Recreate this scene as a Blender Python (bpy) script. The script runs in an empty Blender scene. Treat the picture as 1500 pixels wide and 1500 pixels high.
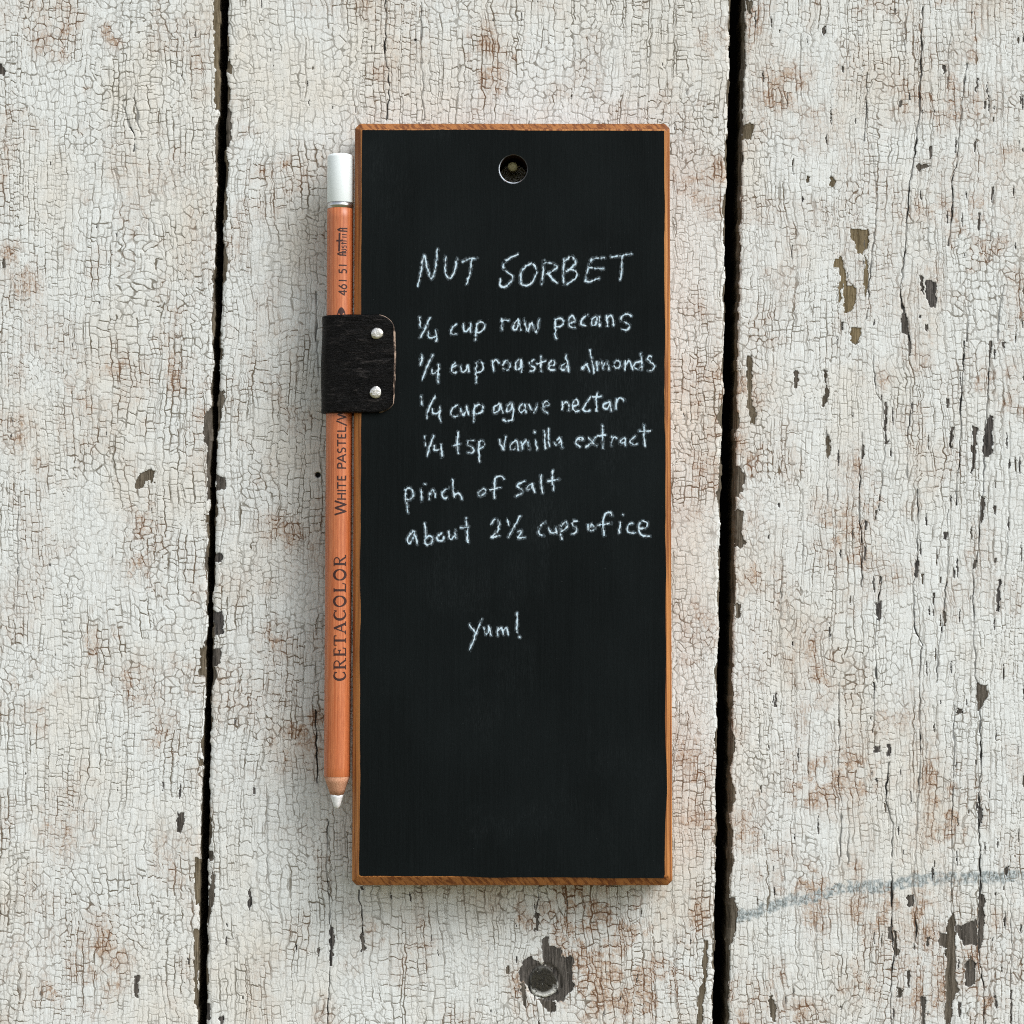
import bpy, bmesh, math, random
import numpy as np
from mathutils import Vector, Matrix

C = bpy.context.scene.collection
scene = bpy.context.scene

# ------------------------------------------------------------------ camera
S = 0.19e-3              # metres on the wall per photograph pixel (1500 px across)
DIST = 0.65
PITCH = math.radians(1.6)
CAM = Vector((0.0, -DIST * math.cos(PITCH), -DIST * math.sin(PITCH)))
cam_d = bpy.data.cameras.new('camera')
cam = bpy.data.objects.new('camera', cam_d)
C.objects.link(cam)
cam.location = CAM
cam.rotation_euler = (math.radians(90) + PITCH, 0, 0)
cam_d.sensor_width = 36.0
cam_d.lens = 36.0 * DIST / (1500 * S)
cam_d.clip_start = 0.02
cam_d.clip_end = 50.0
scene.camera = cam

# ------------------------------------------------------------------ sky and sun (bright overcast, light from the upper right)
SUN_DIR = Vector((0.60, -0.52, 0.66)).normalized()      # towards the sun
world = bpy.data.worlds.new('World')
scene.world = world
world.use_nodes = True
wn = world.node_tree.nodes
wl = world.node_tree.links
wn.clear()
w_out = wn.new('ShaderNodeOutputWorld')
w_bg = wn.new('ShaderNodeBackground')
w_sky = wn.new('ShaderNodeTexSky')
w_sky.sky_type = 'NISHITA'
w_sky.sun_disc = False
w_sky.sun_elevation = math.asin(SUN_DIR.z)
w_sky.sun_rotation = math.atan2(SUN_DIR.x, SUN_DIR.y)
w_sky.air_density = 1.0
w_sky.dust_density = 1.6
w_sky.ozone_density = 1.0
w_hsv = wn.new('ShaderNodeHueSaturation')                # overcast: the sky's blue is mostly washed out
w_hsv.inputs['Saturation'].default_value = 0.31
w_bg.inputs['Strength'].default_value = 0.10
wl.new(w_sky.outputs[0], w_hsv.inputs['Color'])
w_tc = wn.new('ShaderNodeTexCoord')
w_sep = wn.new('ShaderNodeSeparateXYZ')
w_rmp = wn.new('ShaderNodeValToRGB')                     # olive ground below the horizon
w_rmp.color_ramp.elements[0].position = 0.47
w_rmp.color_ramp.elements[0].color = (0, 0, 0, 1)
w_rmp.color_ramp.elements[1].position = 0.53
w_half = wn.new('ShaderNodeMath'); w_half.operation = 'MULTIPLY_ADD'
w_half.inputs[1].default_value = 0.5; w_half.inputs[2].default_value = 0.5
w_mix = wn.new('ShaderNodeMix'); w_mix.data_type = 'RGBA'
w_mix.inputs[6].default_value = (1.05, 1.0, 0.50, 1)
wl.new(w_tc.outputs['Generated'], w_sep.inputs[0])
wl.new(w_sep.outputs[2], w_half.inputs[0])
wl.new(w_half.outputs[0], w_rmp.inputs[0])
wl.new(w_rmp.outputs[0], w_mix.inputs[0])
wl.new(w_hsv.outputs[0], w_mix.inputs[7])
wl.new(w_mix.outputs[2], w_bg.inputs[0])
wl.new(w_bg.outputs[0], w_out.inputs[0])

sun_d = bpy.data.lights.new('sun', 'SUN')
sun_d.energy = 1.15
sun_d.angle = math.radians(32)
sun_d.color = (1.0, 1.0, 0.995)
sun = bpy.data.objects.new('sun', sun_d)
C.objects.link(sun)
sun.rotation_euler = SUN_DIR.to_track_quat('Z', 'Y').to_euler()

vs = scene.view_settings
vs.view_transform = 'Standard'
vs.look = 'None'
vs.exposure = 0.96
vs.gamma = 1.0
vs.use_curve_mapping = False
scene.cycles.filter_width = 1.05
scene.cycles.use_denoising = False          # the denoiser smears the fine crackle

# ------------------------------------------------------------------ measuring: photograph pixel + height above the wall -> place
F_PX = 1500 * DIST / (1500 * S)
cp, sp = math.cos(PITCH), math.sin(PITCH)


def at(px, py, h):
    """wall coordinates (metres) of a point seen at (px, py) that lies h mm in front of the wall plane"""
    px = np.asarray(px, dtype=np.float64); py = np.asarray(py, dtype=np.float64)
    h = np.asarray(h, dtype=np.float64) * 1e-3
    dx = (px - 750.0) / F_PX
    du = (750.0 - py) / F_PX
    dy = cp - du * sp
    dz = sp + du * cp
    t = (-h - CAM.y) / dy
    return np.stack(np.broadcast_arrays(dx * t, -h + 0 * t, CAM.z + dz * t), axis=-1)


def pt(px, py, h):
    return Vector(at(px, py, h))


# ------------------------------------------------------------------ numpy noise
def hsh(ix, iy, seed):
    h = (ix.astype(np.int64) * 374761393 + iy.astype(np.int64) * 668265263 + seed * 1442695041) & 0xFFFFFFFF
    h = ((h ^ (h >> 13)) * 1274126177) & 0xFFFFFFFF
    h = ((h ^ (h >> 16)) * 2246822519) & 0xFFFFFFFF
    h = h ^ (h >> 15)
    return (h.astype(np.float32)) * np.float32(1.0 / 4294967296.0)


def vn(x, y, seed):
    x = np.asarray(x, dtype=np.float32); y = np.asarray(y, dtype=np.float32)
    ix = np.floor(x); iy = np.floor(y)
    fx = x - ix; fy = y - iy
    fx = fx * fx * (3 - 2 * fx); fy = fy * fy * (3 - 2 * fy)
    ix = ix.astype(np.int64); iy = iy.astype(np.int64)
    a = hsh(ix, iy, seed); b = hsh(ix + 1, iy, seed)
    c = hsh(ix, iy + 1, seed); d = hsh(ix + 1, iy + 1, seed)
    return (a * (1 - fx) + b * fx) * (1 - fy) + (c * (1 - fx) + d * fx) * fy


def fbm(x, y, seed, octv=4):
    s = 0.0; a = 0.5; tot = 0.0
    for k in range(octv):
        s = s + a * vn(x, y, seed + 17 * k)
        tot += a
        x = x * 2.03 + 5.1; y = y * 2.03 + 1.7; a *= 0.5
    return s / tot


def sstep(e0, e1, x):
    t = np.clip((x - e0) / (e1 - e0), 0, 1)
    return t * t * (3 - 2 * t)


def crackle(x, y, a, b, jx, jy, seed, p):
    """cells a wide and b tall in staggered columns; returns distance to the nearest crack (px), a number for that crack, its verticality, a number for the cell"""
    xs = (x / a).astype(np.float32)
    ix = np.floor(xs).astype(np.int64)
    F1 = np.full(x.shape, 1e9, np.float32); F2 = F1.copy()
    I1 = np.zeros(x.shape, np.int64); I2 = I1.copy()
    X1 = np.zeros(x.shape, np.float32); X2 = X1.copy(); Y1 = X1.copy(); Y2 = X1.copy()
    for i in (-1, 0, 1):
        cx = ix + i
        off = hsh(cx, cx * 0 + 7, seed)
        bb = 1.0 / (b * (0.7 + 0.7 * hsh(cx, cx * 0 + 3, seed + 5)))
        ys = (y * bb + off * 3.0).astype(np.float32)
        iy = np.floor(ys).astype(np.int64)
        for j in (-1, 0, 1):
            cy = iy + j
            sx = cx + 0.5 + (hsh(cx, cy, seed + 1) - 0.5) * jx
            sy = cy + 0.5 + (hsh(cx, cy, seed + 2) - 0.5) * jy
            dx = np.abs(xs - sx) * a
            dy = np.abs(ys - sy) / bb * (a / b)
            d = (dx ** p + dy ** p) ** (1.0 / p)
            ident = (cx * 7919 + cy * 104729) & 0x7FFFFFFF
            first = d < F1
            second = (~first) & (d < F2)
            F2 = np.where(first, F1, np.where(second, d, F2))
            I2 = np.where(first, I1, np.where(second, ident, I2))
            X2 = np.where(first, X1, np.where(second, sx, X2))
            Y2 = np.where(first, Y1, np.where(second, sy + 0 * sx, Y2))
            F1 = np.where(first, d, F1)
            I1 = np.where(first, ident, I1)
            X1 = np.where(first, sx, X1)
            Y1 = np.where(first, sy, Y1)
    edge = hsh(np.minimum(I1, I2), np.maximum(I1, I2), seed + 9)
    cell = hsh(I1, I1 * 0, seed + 11)
    vert = np.abs(X1 - X2)
    return (F2 - F1) * 0.5, edge, vert, cell


def lines_1d(t, lane, seed, jit):
    """irregular grid lines along t in each lane: distance to the nearest line (in t), its number, the interval's number"""
    k = np.floor(t).astype(np.int64)
    best = np.full(t.shape, 1e9, np.float32); bid = k.copy()
    below = np.zeros(t.shape, np.int64)
    for j in (-1, 0, 1, 2):
        kk = k + j
        pos = kk + (hsh(kk, lane, seed) - 0.5) * jit
        d = np.abs(t - pos)
        m = d < best
        best = np.where(m, d, best); bid = np.where(m, kk, bid)
        below = below + (pos < t)
    return best, bid, k - 2 + below


def bricks(x, y, a, b, seed):
    """paint split along the grain: long wandering upright cracks, staggered short cross cracks"""
    u = (x / a).astype(np.float32)
    dv, vid, col = lines_1d(u, np.zeros(x.shape, np.int64), seed, 0.75)
    sv = vn(vid * 7.31, y / 23.0, seed + 3) * 0.95 + 0.25 * hsh(vid, vid * 0, seed + 4)
    bb = b * (0.6 + 0.9 * hsh(col, col * 0 + 1, seed + 5))
    slope = (hsh(col, np.floor(y / 19).astype(np.int64), seed + 8) - 0.5) * 5.0
    t = y / bb + hsh(col, col * 0 + 2, seed + 6) * 9.0 + (u - np.floor(u) - 0.5) * slope / bb
    dh, hid, row = lines_1d(t.astype(np.float32), col, seed + 7, 0.85)
    sh = hsh(hid, col, seed + 9)
    return dv * a, sv, dh * bb, sh, hsh(col, row, seed + 10)


# ------------------------------------------------------------------ object helpers
def new_obj(name, me, mat=None, parent=None):
    o = bpy.data.objects.new(name, me)
    C.objects.link(o)
    if mat is not None:
        for m in (mat if isinstance(mat, (list, tuple)) else [mat]):
            me.materials.append(m)
    if parent is not None:
        o.parent = parent
        top = parent
        off = Vector((0, 0, 0))
        while top is not None:
            off += Vector(top.location)
            top = top.parent
        o.location = -off
    return o


def thing(name, label, cat, loc):
    o = bpy.data.objects.new(name, None)
    C.objects.link(o)
    o.empty_display_size = 0.01
    o.location = loc
    o['label'] = label
    o['category'] = cat
    o['kind'] = 'thing'
    return o


def grid_mesh(name, P, keep=None, attrs=None, smooth=True, flip=False):
    """P: (rows, cols, 3) array -> quad mesh; rows run down, cols run right as seen from the front"""
    r, c = P.shape[:2]
    idx = np.arange(r * c).reshape(r, c)
    q = np.stack([idx[:-1, :-1], idx[1:, :-1], idx[1:, 1:], idx[:-1, 1:]], axis=-1).reshape(-1, 4)
    if flip:
        q = q[:, ::-1]
    V = P.reshape(-1, 3)
    A = {k: v.reshape(r * c, 4) for k, v in (attrs or {}).items()}
    if keep is not None:
        q = q[keep.reshape(-1)]
        used = np.unique(q)
        remap = np.zeros(r * c, np.int64); remap[used] = np.arange(len(used))
        q = remap[q]; V = V[used]; A = {k: v[used] for k, v in A.items()}
    me = bpy.data.meshes.new(name)
    me.vertices.add(len(V)); me.vertices.foreach_set('co', V.astype(np.float32).ravel())
    me.loops.add(q.size); me.loops.foreach_set('vertex_index', q.astype(np.int32).ravel())
    me.polygons.add(len(q))
    me.polygons.foreach_set('loop_start', np.arange(0, q.size, 4, dtype=np.int32))
    me.polygons.foreach_set('use_smooth', np.full(len(q), smooth, dtype=bool))
    for k, v in A.items():
        at_ = me.attributes.new(k, 'FLOAT_COLOR', 'POINT')
        at_.data.foreach_set('color', v.astype(np.float32).ravel())
    me.update(calc_edges=True)
    return me


def raw_mesh(name, V, F, smooth=False):
    me = bpy.data.meshes.new(name)
    me.from_pydata([tuple(v) for v in V], [], F)
    me.update()
    for p in me.polygons:
        p.use_smooth = smooth
    return me


# ------------------------------------------------------------------ node helper
class Mat:
    def __init__(s, name):
        s.m = bpy.data.materials.new(name)
        s.m.use_nodes = True
        s.nt = s.m.node_tree
        s.nt.nodes.clear()
        s.out = s.n('ShaderNodeOutputMaterial')
        s.b = s.n('ShaderNodeBsdfPrincipled')
        s.l(s.b.outputs[0], s.out.inputs[0])

    def n(s, t, **kw):
        o = s.nt.nodes.new(t)
        for k, v in kw.items():
            setattr(o, k, v)
        return o

    def l(s, a, b):
        s.nt.links.new(a, b)

    def coord(s, sc=(1, 1, 1), rot=(0, 0, 0)):
        t = s.n('ShaderNodeNewGeometry')
        m = s.n('ShaderNodeMapping')
        m.inputs['Scale'].default_value = sc
        src = t.outputs['Position']
        if any(rot):
            r = s.n('ShaderNodeMapping')
            r.inputs['Rotation'].default_value = rot
            s.l(src, r.inputs[0])
            src = r.outputs[0]
        s.l(src, m.inputs[0])
        return m.outputs[0]

    def noise(s, sc, detail=3, rough=0.55, vec=None, rot=(0, 0, 0), dist=0.0):
        n = s.n('ShaderNodeTexNoise')
        n.inputs['Scale'].default_value = 1.0
        n.inputs['Detail'].default_value = detail
        n.inputs['Roughness'].default_value = rough
        n.inputs['Distortion'].default_value = dist
        s.l(vec if vec is not None else s.coord(sc, rot), n.inputs['Vector'])
        return n.outputs['Fac']

    def ramp(s, fac, stops):
        r = s.n('ShaderNodeValToRGB')
        e = r.color_ramp.elements
        while len(e) < len(stops):
            e.new(0.5)
        for el, (p, c) in zip(e, stops):
            el.position = p
            el.color = (c, c, c, 1) if not isinstance(c, tuple) else (*c, 1)
        s.l(fac, r.inputs[0])
        return r.outputs[0]

    def mix(s, fac, a, b, mode='MIX'):
        m = s.n('ShaderNodeMix', data_type='RGBA', blend_type=mode)
        for v, i in ((fac, 0), (a, 6), (b, 7)):
            if isinstance(v, (int, float)):
                m.inputs[i].default_value = v if i == 0 else (v, v, v, 1)
            elif isinstance(v, tuple):
                m.inputs[i].default_value = (*v, 1)
            else:
                s.l(v, m.inputs[i])
        return m.outputs[2]

    def math(s, op, a, b=0.0, clamp=False):
        m = s.n('ShaderNodeMath', operation=op, use_clamp=clamp)
        for v, i in ((a, 0), (b, 1)):
            if isinstance(v, (int, float)):
                m.inputs[i].default_value = v
            else:
                s.l(v, m.inputs[i])
        return m.outputs[0]

    def attr(s, name):
        a = s.n('ShaderNodeAttribute', attribute_name=name)
        sp_ = s.n('ShaderNodeSeparateColor')
        s.l(a.outputs['Color'], sp_.inputs[0])
        return sp_.outputs[0], sp_.outputs[1], sp_.outputs[2], a.outputs['Alpha']

    def bump(s, h, strength, dist):
        b = s.n('ShaderNodeBump')
        b.inputs['Strength'].default_value = strength
        b.inputs['Distance'].default_value = dist
        s.l(h, b.inputs['Height'])
        s.l(b.outputs[0], s.b.inputs['Normal'])

    def set(s, **kw):
        for k, v in kw.items():
            i = s.b.inputs[k.replace('_', ' ')]
            if isinstance(v, (int, float)):
                i.default_value = v
            elif isinstance(v, tuple):
                i.default_value = (*v, 1)
            else:
                s.l(v, i)
        return s


# ------------------------------------------------------------------ materials
def mat_planks():
    m = Mat('crackled_paint')
    prof, chip, rust, tone = m.attr('wear')
    ctone, scrape, warm, hole = m.attr('wear2')
    strength, cell2, longc, _b = m.attr('wear3')
    strength = m.math('MULTIPLY', strength, m.math('ADD', 1.0, m.math('MULTIPLY', rust, 0.7)), True)
    crack = m.math('MULTIPLY', m.ramp(prof, [(0.36, 0.0), (0.62, 1.0)]), strength, True)
    chip = m.ramp(chip, [(0.38, 0.0), (0.62, 1.0)])
    blot = m.noise((700, 700, 380), 5, 0.65)
    fine = m.noise((3600, 3600, 2200), 3, 0.7)
    streak = m.noise((3900, 3900, 260), 4, 0.7)
    paint = m.mix(warm, (0.815, 0.848, 0.842), (0.785, 0.762, 0.70))
    paint = m.mix(m.ramp(tone, [(0.0, 0.25), (1.0, 0.0)]), paint, (0.56, 0.55, 0.51))
    paint = m.mix(m.ramp(cell2, [(0.0, 0.16), (1.0, 0.0)]), paint, (0.50, 0.485, 0.45))
    paint = m.mix(m.ramp(streak, [(0.48, 0.0), (0.70, 0.50)]), paint, (0.43, 0.41, 0.37))
    paint = m.mix(m.ramp(fine, [(0.54, 0.0), (0.70, 0.50)]), paint, (0.34, 0.32, 0.28))
    paint = m.mix(m.ramp(blot, [(0.52, 0.0), (0.78, 0.30)]), paint, (0.50, 0.44, 0.355))
    rustc = m.mix(m.ramp(m.noise((1800, 1800, 1500), 4, 0.7), [(0.42, 0.0), (0.66, 1.0)]), (0.475, 0.345, 0.24), (0.235, 0.125, 0.066))
    rf = m.math('MULTIPLY', rust, m.ramp(m.noise((1250, 1250, 950), 6, 0.78), [(0.44, 0.27), (0.56, 1.0)]), True)
    paint = m.mix(m.math('MULTIPLY', rf, 0.86), paint, rustc)
    paint = m.mix(m.math('MULTIPLY', scrape, 0.95), paint, m.mix(m.ramp(m.noise((1700, 1700, 1100), 4, 0.7), [(0.40, 0.0), (0.60, 1.0)]), (0.15, 0.185, 0.19), (0.57, 0.62, 0.63)))
    crackc = m.mix(m.math('MULTIPLY', rust, 1.3, True), (0.165, 0.148, 0.115), (0.165, 0.092, 0.052))
    crackc = m.mix(m.ramp(longc, [(0.25, 0.0), (0.55, 1.0)]), crackc, (0.016, 0.015, 0.013))
    paint = m.mix(crack, paint, crackc)
    grain = m.noise((2600, 2600, 130), 5, 0.7)
    wood_d = m.mix(m.ramp(grain, [(0.38, 0.0), (0.64, 1.0)]), (0.018, 0.017, 0.016), (0.135, 0.122, 0.112))
    wood_o = m.mix(m.ramp(grain, [(0.35, 0.0), (0.66, 1.0)]), (0.085, 0.062, 0.030), (0.26, 0.205, 0.12))
    wood = m.mix(ctone, wood_d, wood_o)
    wood = m.mix(m.ramp(fine, [(0.64, 0.0), (0.74, 0.6)]), wood, (0.42, 0.41, 0.38))
    col = m.mix(chip, paint, wood)
    col = m.mix(hole, col, (0.012, 0.011, 0.010))
    m.set(Base_Color=col, Roughness=0.8, Specular_IOR_Level=0.18)
    h = m.math('ADD', m.math('MULTIPLY', streak, 0.7), m.math('MULTIPLY', fine, 0.6))
    h = m.math('ADD', h, m.math('MULTIPLY', m.math('MULTIPLY', grain, chip), 2.0))
    h = m.math('SUBTRACT', h, m.math('MULTIPLY', crack, 0.8))
    m.bump(h, 0.6, 0.00012)
    return m.m


def mat_simple(name, col, rough=0.6, spec=0.3, metal=0.0):
    m = Mat(name)
    n = m.noise((1500, 1500, 1500), 3)
    m.set(Base_Color=m.mix(m.ramp(n, [(0.3, 0.0), (0.7, 1.0)]), tuple(c * 0.8 for c in col), tuple(min(1, c * 1.15) for c in col)),
          Roughness=rough, Specular_IOR_Level=spec, Metallic=metal)
    return m.m


def mat_board_wood():
    m = Mat('oiled_fir')
    # annual rings: thin layers stacked across the thickness, running up the board
    rings = m.noise((1100, 700, 16), 4, 0.65, dist=0.5)
    # end grain at the top and bottom: slanting lines
    endg = m.noise((1250, 500, 170), 3, 0.6, rot=(0, math.radians(38), 0))
    g = m.n('ShaderNodeNewGeometry')
    sep = m.n('ShaderNodeSeparateXYZ')
    m.l(g.outputs['True Normal'], sep.inputs[0])
    isend = m.ramp(m.math('ABSOLUTE', sep.outputs[2]), [(0.3, 0.0), (0.4, 1.0)])
    lines = m.mix(isend, rings, endg)
    fine = m.noise((7000, 7000, 300), 3, 0.6)
    col = m.mix(m.ramp(lines, [(0.42, 0.0), (0.56, 1.0)]), (0.21, 0.056, 0.010), (0.59, 0.25, 0.070))
    col = m.mix(m.math('MULTIPLY', fine, 0.45), col, (0.20, 0.075, 0.022))
    col = m.mix(m.math('MULTIPLY', isend, 0.55), col, m.mix(m.ramp(endg, [(0.40, 0.0), (0.60, 1.0)]), (0.13, 0.042, 0.012), (0.25, 0.085, 0.025)))
    m.set(Base_Color=col, Roughness=0.5, Specular_IOR_Level=0.35)
    m.bump(m.math('ADD', lines, fine), 0.35, 0.00015)
    return m.m


def mat_black_paint():
    m = Mat('blackboard_paint')
    g1 = m.noise((2600, 2600, 60), 4, 0.65)
    g2 = m.noise((5500, 5500, 700), 3, 0.6)
    cloud = m.noise((38, 38, 26), 3, 0.5)
    speck = m.noise((3300, 3300, 3300), 1, 0.5)
    col = m.mix(m.ramp(g1, [(0.35, 0.0), (0.65, 1.0)]), (0.0042, 0.0058, 0.0060), (0.0058, 0.0078, 0.0081))
    col = m.mix(m.ramp(cloud, [(0.4, 0.0), (0.75, 0.5)]), col, (0.0105, 0.0140, 0.0148))
    col = m.mix(m.ramp(speck, [(0.80, 0.0), (0.86, 0.5)]), col, (0.10, 0.11, 0.115))
    smear = m.math('MULTIPLY', m.ramp(m.noise((30, 30, 17), 4, 0.6, dist=0.8), [(0.52, 0.0), (0.74, 1.0)]), m.ramp(g2, [(0.45, 0.0), (0.7, 1.0)]))
    col = m.mix(m.math('MULTIPLY', smear, 0.10), col, (0.16, 0.19, 0.20))
    m.set(Base_Color=col, Roughness=0.6, Specular_IOR_Level=0.05)
    m.bump(m.math('ADD', m.math('MULTIPLY', g1, 0.6), g2), 0.5, 0.00014)
    return m.m


def mat_chalk():
    m = Mat('white_pastel_chalk')
    cov, u1, u2, u3 = m.attr('chalk')
    n = m.noise((3800, 3800, 2600), 2, 0.6)
    m.set(Base_Color=m.mix(m.ramp(n, [(0.35, 0.0), (0.65, 1.0)]), (0.46, 0.66, 0.80), (0.76, 0.86, 0.92)), Roughness=0.95, Specular_IOR_Level=0.0)
    tr = m.n('ShaderNodeBsdfTransparent')
    mx = m.n('ShaderNodeMixShader')
    m.l(cov, mx.inputs[0]); m.l(tr.outputs[0], mx.inputs[1]); m.l(m.b.outputs[0], mx.inputs[2])
    m.l(mx.outputs[0], m.out.inputs[0])
    return m.m


def mat_barrel():
    m = Mat('lacquered_cedar')
    g1 = m.noise((2400, 2400, 38), 3, 0.6)
    g2 = m.noise((2600, 2600, 420), 5, 0.7)
    col = m.mix(m.ramp(g1, [(0.35, 0.0), (0.65, 1.0)]), (0.44, 0.105, 0.030), (0.63, 0.215, 0.085))
    col = m.mix(m.ramp(g2, [(0.46, 0.0), (0.70, 0.55)]), col, (0.33, 0.085, 0.030))
    m.set(Base_Color=col, Roughness=0.36, Specular_IOR_Level=0.55)
    m.bump(m.math('ADD', g1, g2), 0.15, 0.00008)
    return m.m


def mat_bare_wood():
    m = Mat('sharpened_cedar')
    g = m.noise((5200, 5200, 1100), 4, 0.7)
    m.set(Base_Color=m.mix(m.ramp(g, [(0.35, 0.0), (0.65, 1.0)]), (0.40, 0.185, 0.105), (0.66, 0.37, 0.235)), Roughness=0.85, Specular_IOR_Level=0.1)
    m.bump(g, 0.6, 0.00015)
    return m.m


def mat_leather():
    m = Mat('worn_black_leather')
    n = m.noise((330, 330, 1250), 5, 0.74, dist=0.6)
    cre = m.noise((120, 120, 900), 4, 0.6, dist=1.2)
    p = m.noise((140, 140, 260), 3, 0.6)
    wear = m.math('MULTIPLY', m.ramp(n, [(0.52, 0.0), (0.66, 1.0)]), m.ramp(p, [(0.42, 0.0), (0.60, 1.0)]))
    ridge = m.ramp(cre, [(0.475, 0.0), (0.50, 1.0), (0.525, 0.0)])
    wear = m.math('MAXIMUM', wear, m.math('MULTIPLY', ridge, m.ramp(n, [(0.44, 0.0), (0.60, 0.8)])))
    col = m.mix(m.math('MULTIPLY', wear, 0.85), (0.0011, 0.0010, 0.0010), (0.046, 0.040, 0.038))
    m.set(Base_Color=col, Roughness=0.42, Specular_IOR_Level=0.13)
    m.bump(m.math('ADD', m.math('ADD', n, ridge), m.math('MULTIPLY', m.noise((3000, 3000, 4500), 3), 0.4)), 0.9, 0.0005)
    return m.m


def mat_raw_edge():
    m = Mat('raw_leather_edge')
    n = m.noise((420, 420, 420), 3, 0.6)
    m.set(Base_Color=m.mix(m.ramp(n, [(0.42, 0.0), (0.56, 1.0)]), (0.05, 0.035, 0.028), (0.42, 0.31, 0.24)), Roughness=0.85, Specular_IOR_Level=0.1)
    return m.m


def mat_metal(name, col, rough):
    m = Mat(name)
    n = m.noise((900, 900, 900), 3, 0.6)
    n2 = m.noise((3500, 3500, 3500), 3, 0.6)
    m.set(Base_Color=m.mix(m.ramp(n2, [(0.45, 0.0), (0.72, 0.55)]), col, (0.42, 0.36, 0.25)), Roughness=m.ramp(n, [(0.3, rough * 0.7), (0.7, rough * 1.4)]), Metallic=0.9)
    m.bump(n, 0.6, 0.0004)
    return m.m


M_PLANK = mat_planks()
M_DARK = mat_simple('dark_backing', (0.010, 0.009, 0.008), 0.9, 0.05)
M_WOOD = mat_board_wood()
M_BLACK = mat_black_paint()
M_CHALK = mat_chalk()
M_BARREL = mat_barrel()
M_BARE = mat_bare_wood()
M_LEATHER = mat_leather()
M_RAW = mat_raw_edge()
M_RIVET = mat_metal('hammered_nickel', (0.78, 0.77, 0.73), 0.30)
M_BAND = Mat('silver_foil')
M_BAND.set(Base_Color=M_BAND.mix(M_BAND.noise((1500, 1500, 300), 2), (0.58, 0.59, 0.61), (0.70, 0.71, 0.72)), Roughness=0.26, Metallic=0.95)
M_BAND = M_BAND.m
M_CAP = Mat('white_lacquer')
M_CAP.set(Base_Color=M_CAP.mix(M_CAP.noise((900, 900, 300), 2), (0.84, 0.91, 0.92), (0.88, 0.94, 0.95)), Roughness=0.32, Specular_IOR_Level=0.5)
M_CAP = M_CAP.m
M_TIP = mat_simple('white_pastel', (0.90, 0.93, 0.94), 0.9, 0.1)
M_PRINT = mat_simple('dark_brown_print', (0.045, 0.018, 0.016), 0.5, 0.3)
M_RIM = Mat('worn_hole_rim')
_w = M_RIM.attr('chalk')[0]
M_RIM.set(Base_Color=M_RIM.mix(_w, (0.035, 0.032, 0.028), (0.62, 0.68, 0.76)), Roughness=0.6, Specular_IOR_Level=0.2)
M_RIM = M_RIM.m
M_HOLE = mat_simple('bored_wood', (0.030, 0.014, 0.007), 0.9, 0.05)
M_NAIL = mat_simple('old_brass_nail', (0.42, 0.38, 0.20), 0.5, 0.4)

# ------------------------------------------------------------------ the plank wall
EDGE = {
    'left_r': [(-420, 337), (0, 323), (150, 321), (250, 317), (500, 313), (600, 311), (800, 305), (1000, 302), (1250, 294), (1500, 290), (1900, 279)],
    'mid_l': [(-420, 346), (0, 336), (130, 333), (230, 331), (330, 328), (500, 323), (650, 318), (800, 315), (1000, 311), (1250, 306), (1380, 304), (1500, 302), (1900, 293)],
    'mid_r': [(-420, 1078), (0, 1069), (170, 1066), (330, 1062), (500, 1061), (650, 1056), (830, 1054), (1000, 1050), (1250, 1048), (1500, 1044), (1900, 1034)],
    'right_l': [(-420, 1101), (0, 1087), (130, 1084), (330, 1080), (500, 1076.5), (650, 1073.5), (800, 1071.5), (1000, 1067), (1250, 1064.5), (1500, 1062), (1900, 1052)],
}


def edge_x(key, y, seed):
    e = np.array(EDGE[key], float)
    x = np.interp(y, e[:, 0], e[:, 1])
    jag = (vn(y / 23.0, y * 0 + 3.3, seed) - 0.5) * 3.2 + (vn(y / 6.5, y * 0 + 1.3, seed + 1) - 0.5) * 2.2
    jag += np.where(vn(np.floor(y / 17.0) * 3.7, y * 0, seed + 2) > 0.72, 1.6, 0.0)
    return x + jag * (1 if key.endswith('_r') else -1) * 0.8


def F(ox, oy, f, txt):
    """polygon from a crop of the photograph: crop origin, enlargement, points"""
    v = [float(t) for t in txt.replace(',', ' ').split()]
    return [(ox + v[i] / f, oy + v[i + 1] / f) for i in range(0, len(v), 2)]


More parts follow.
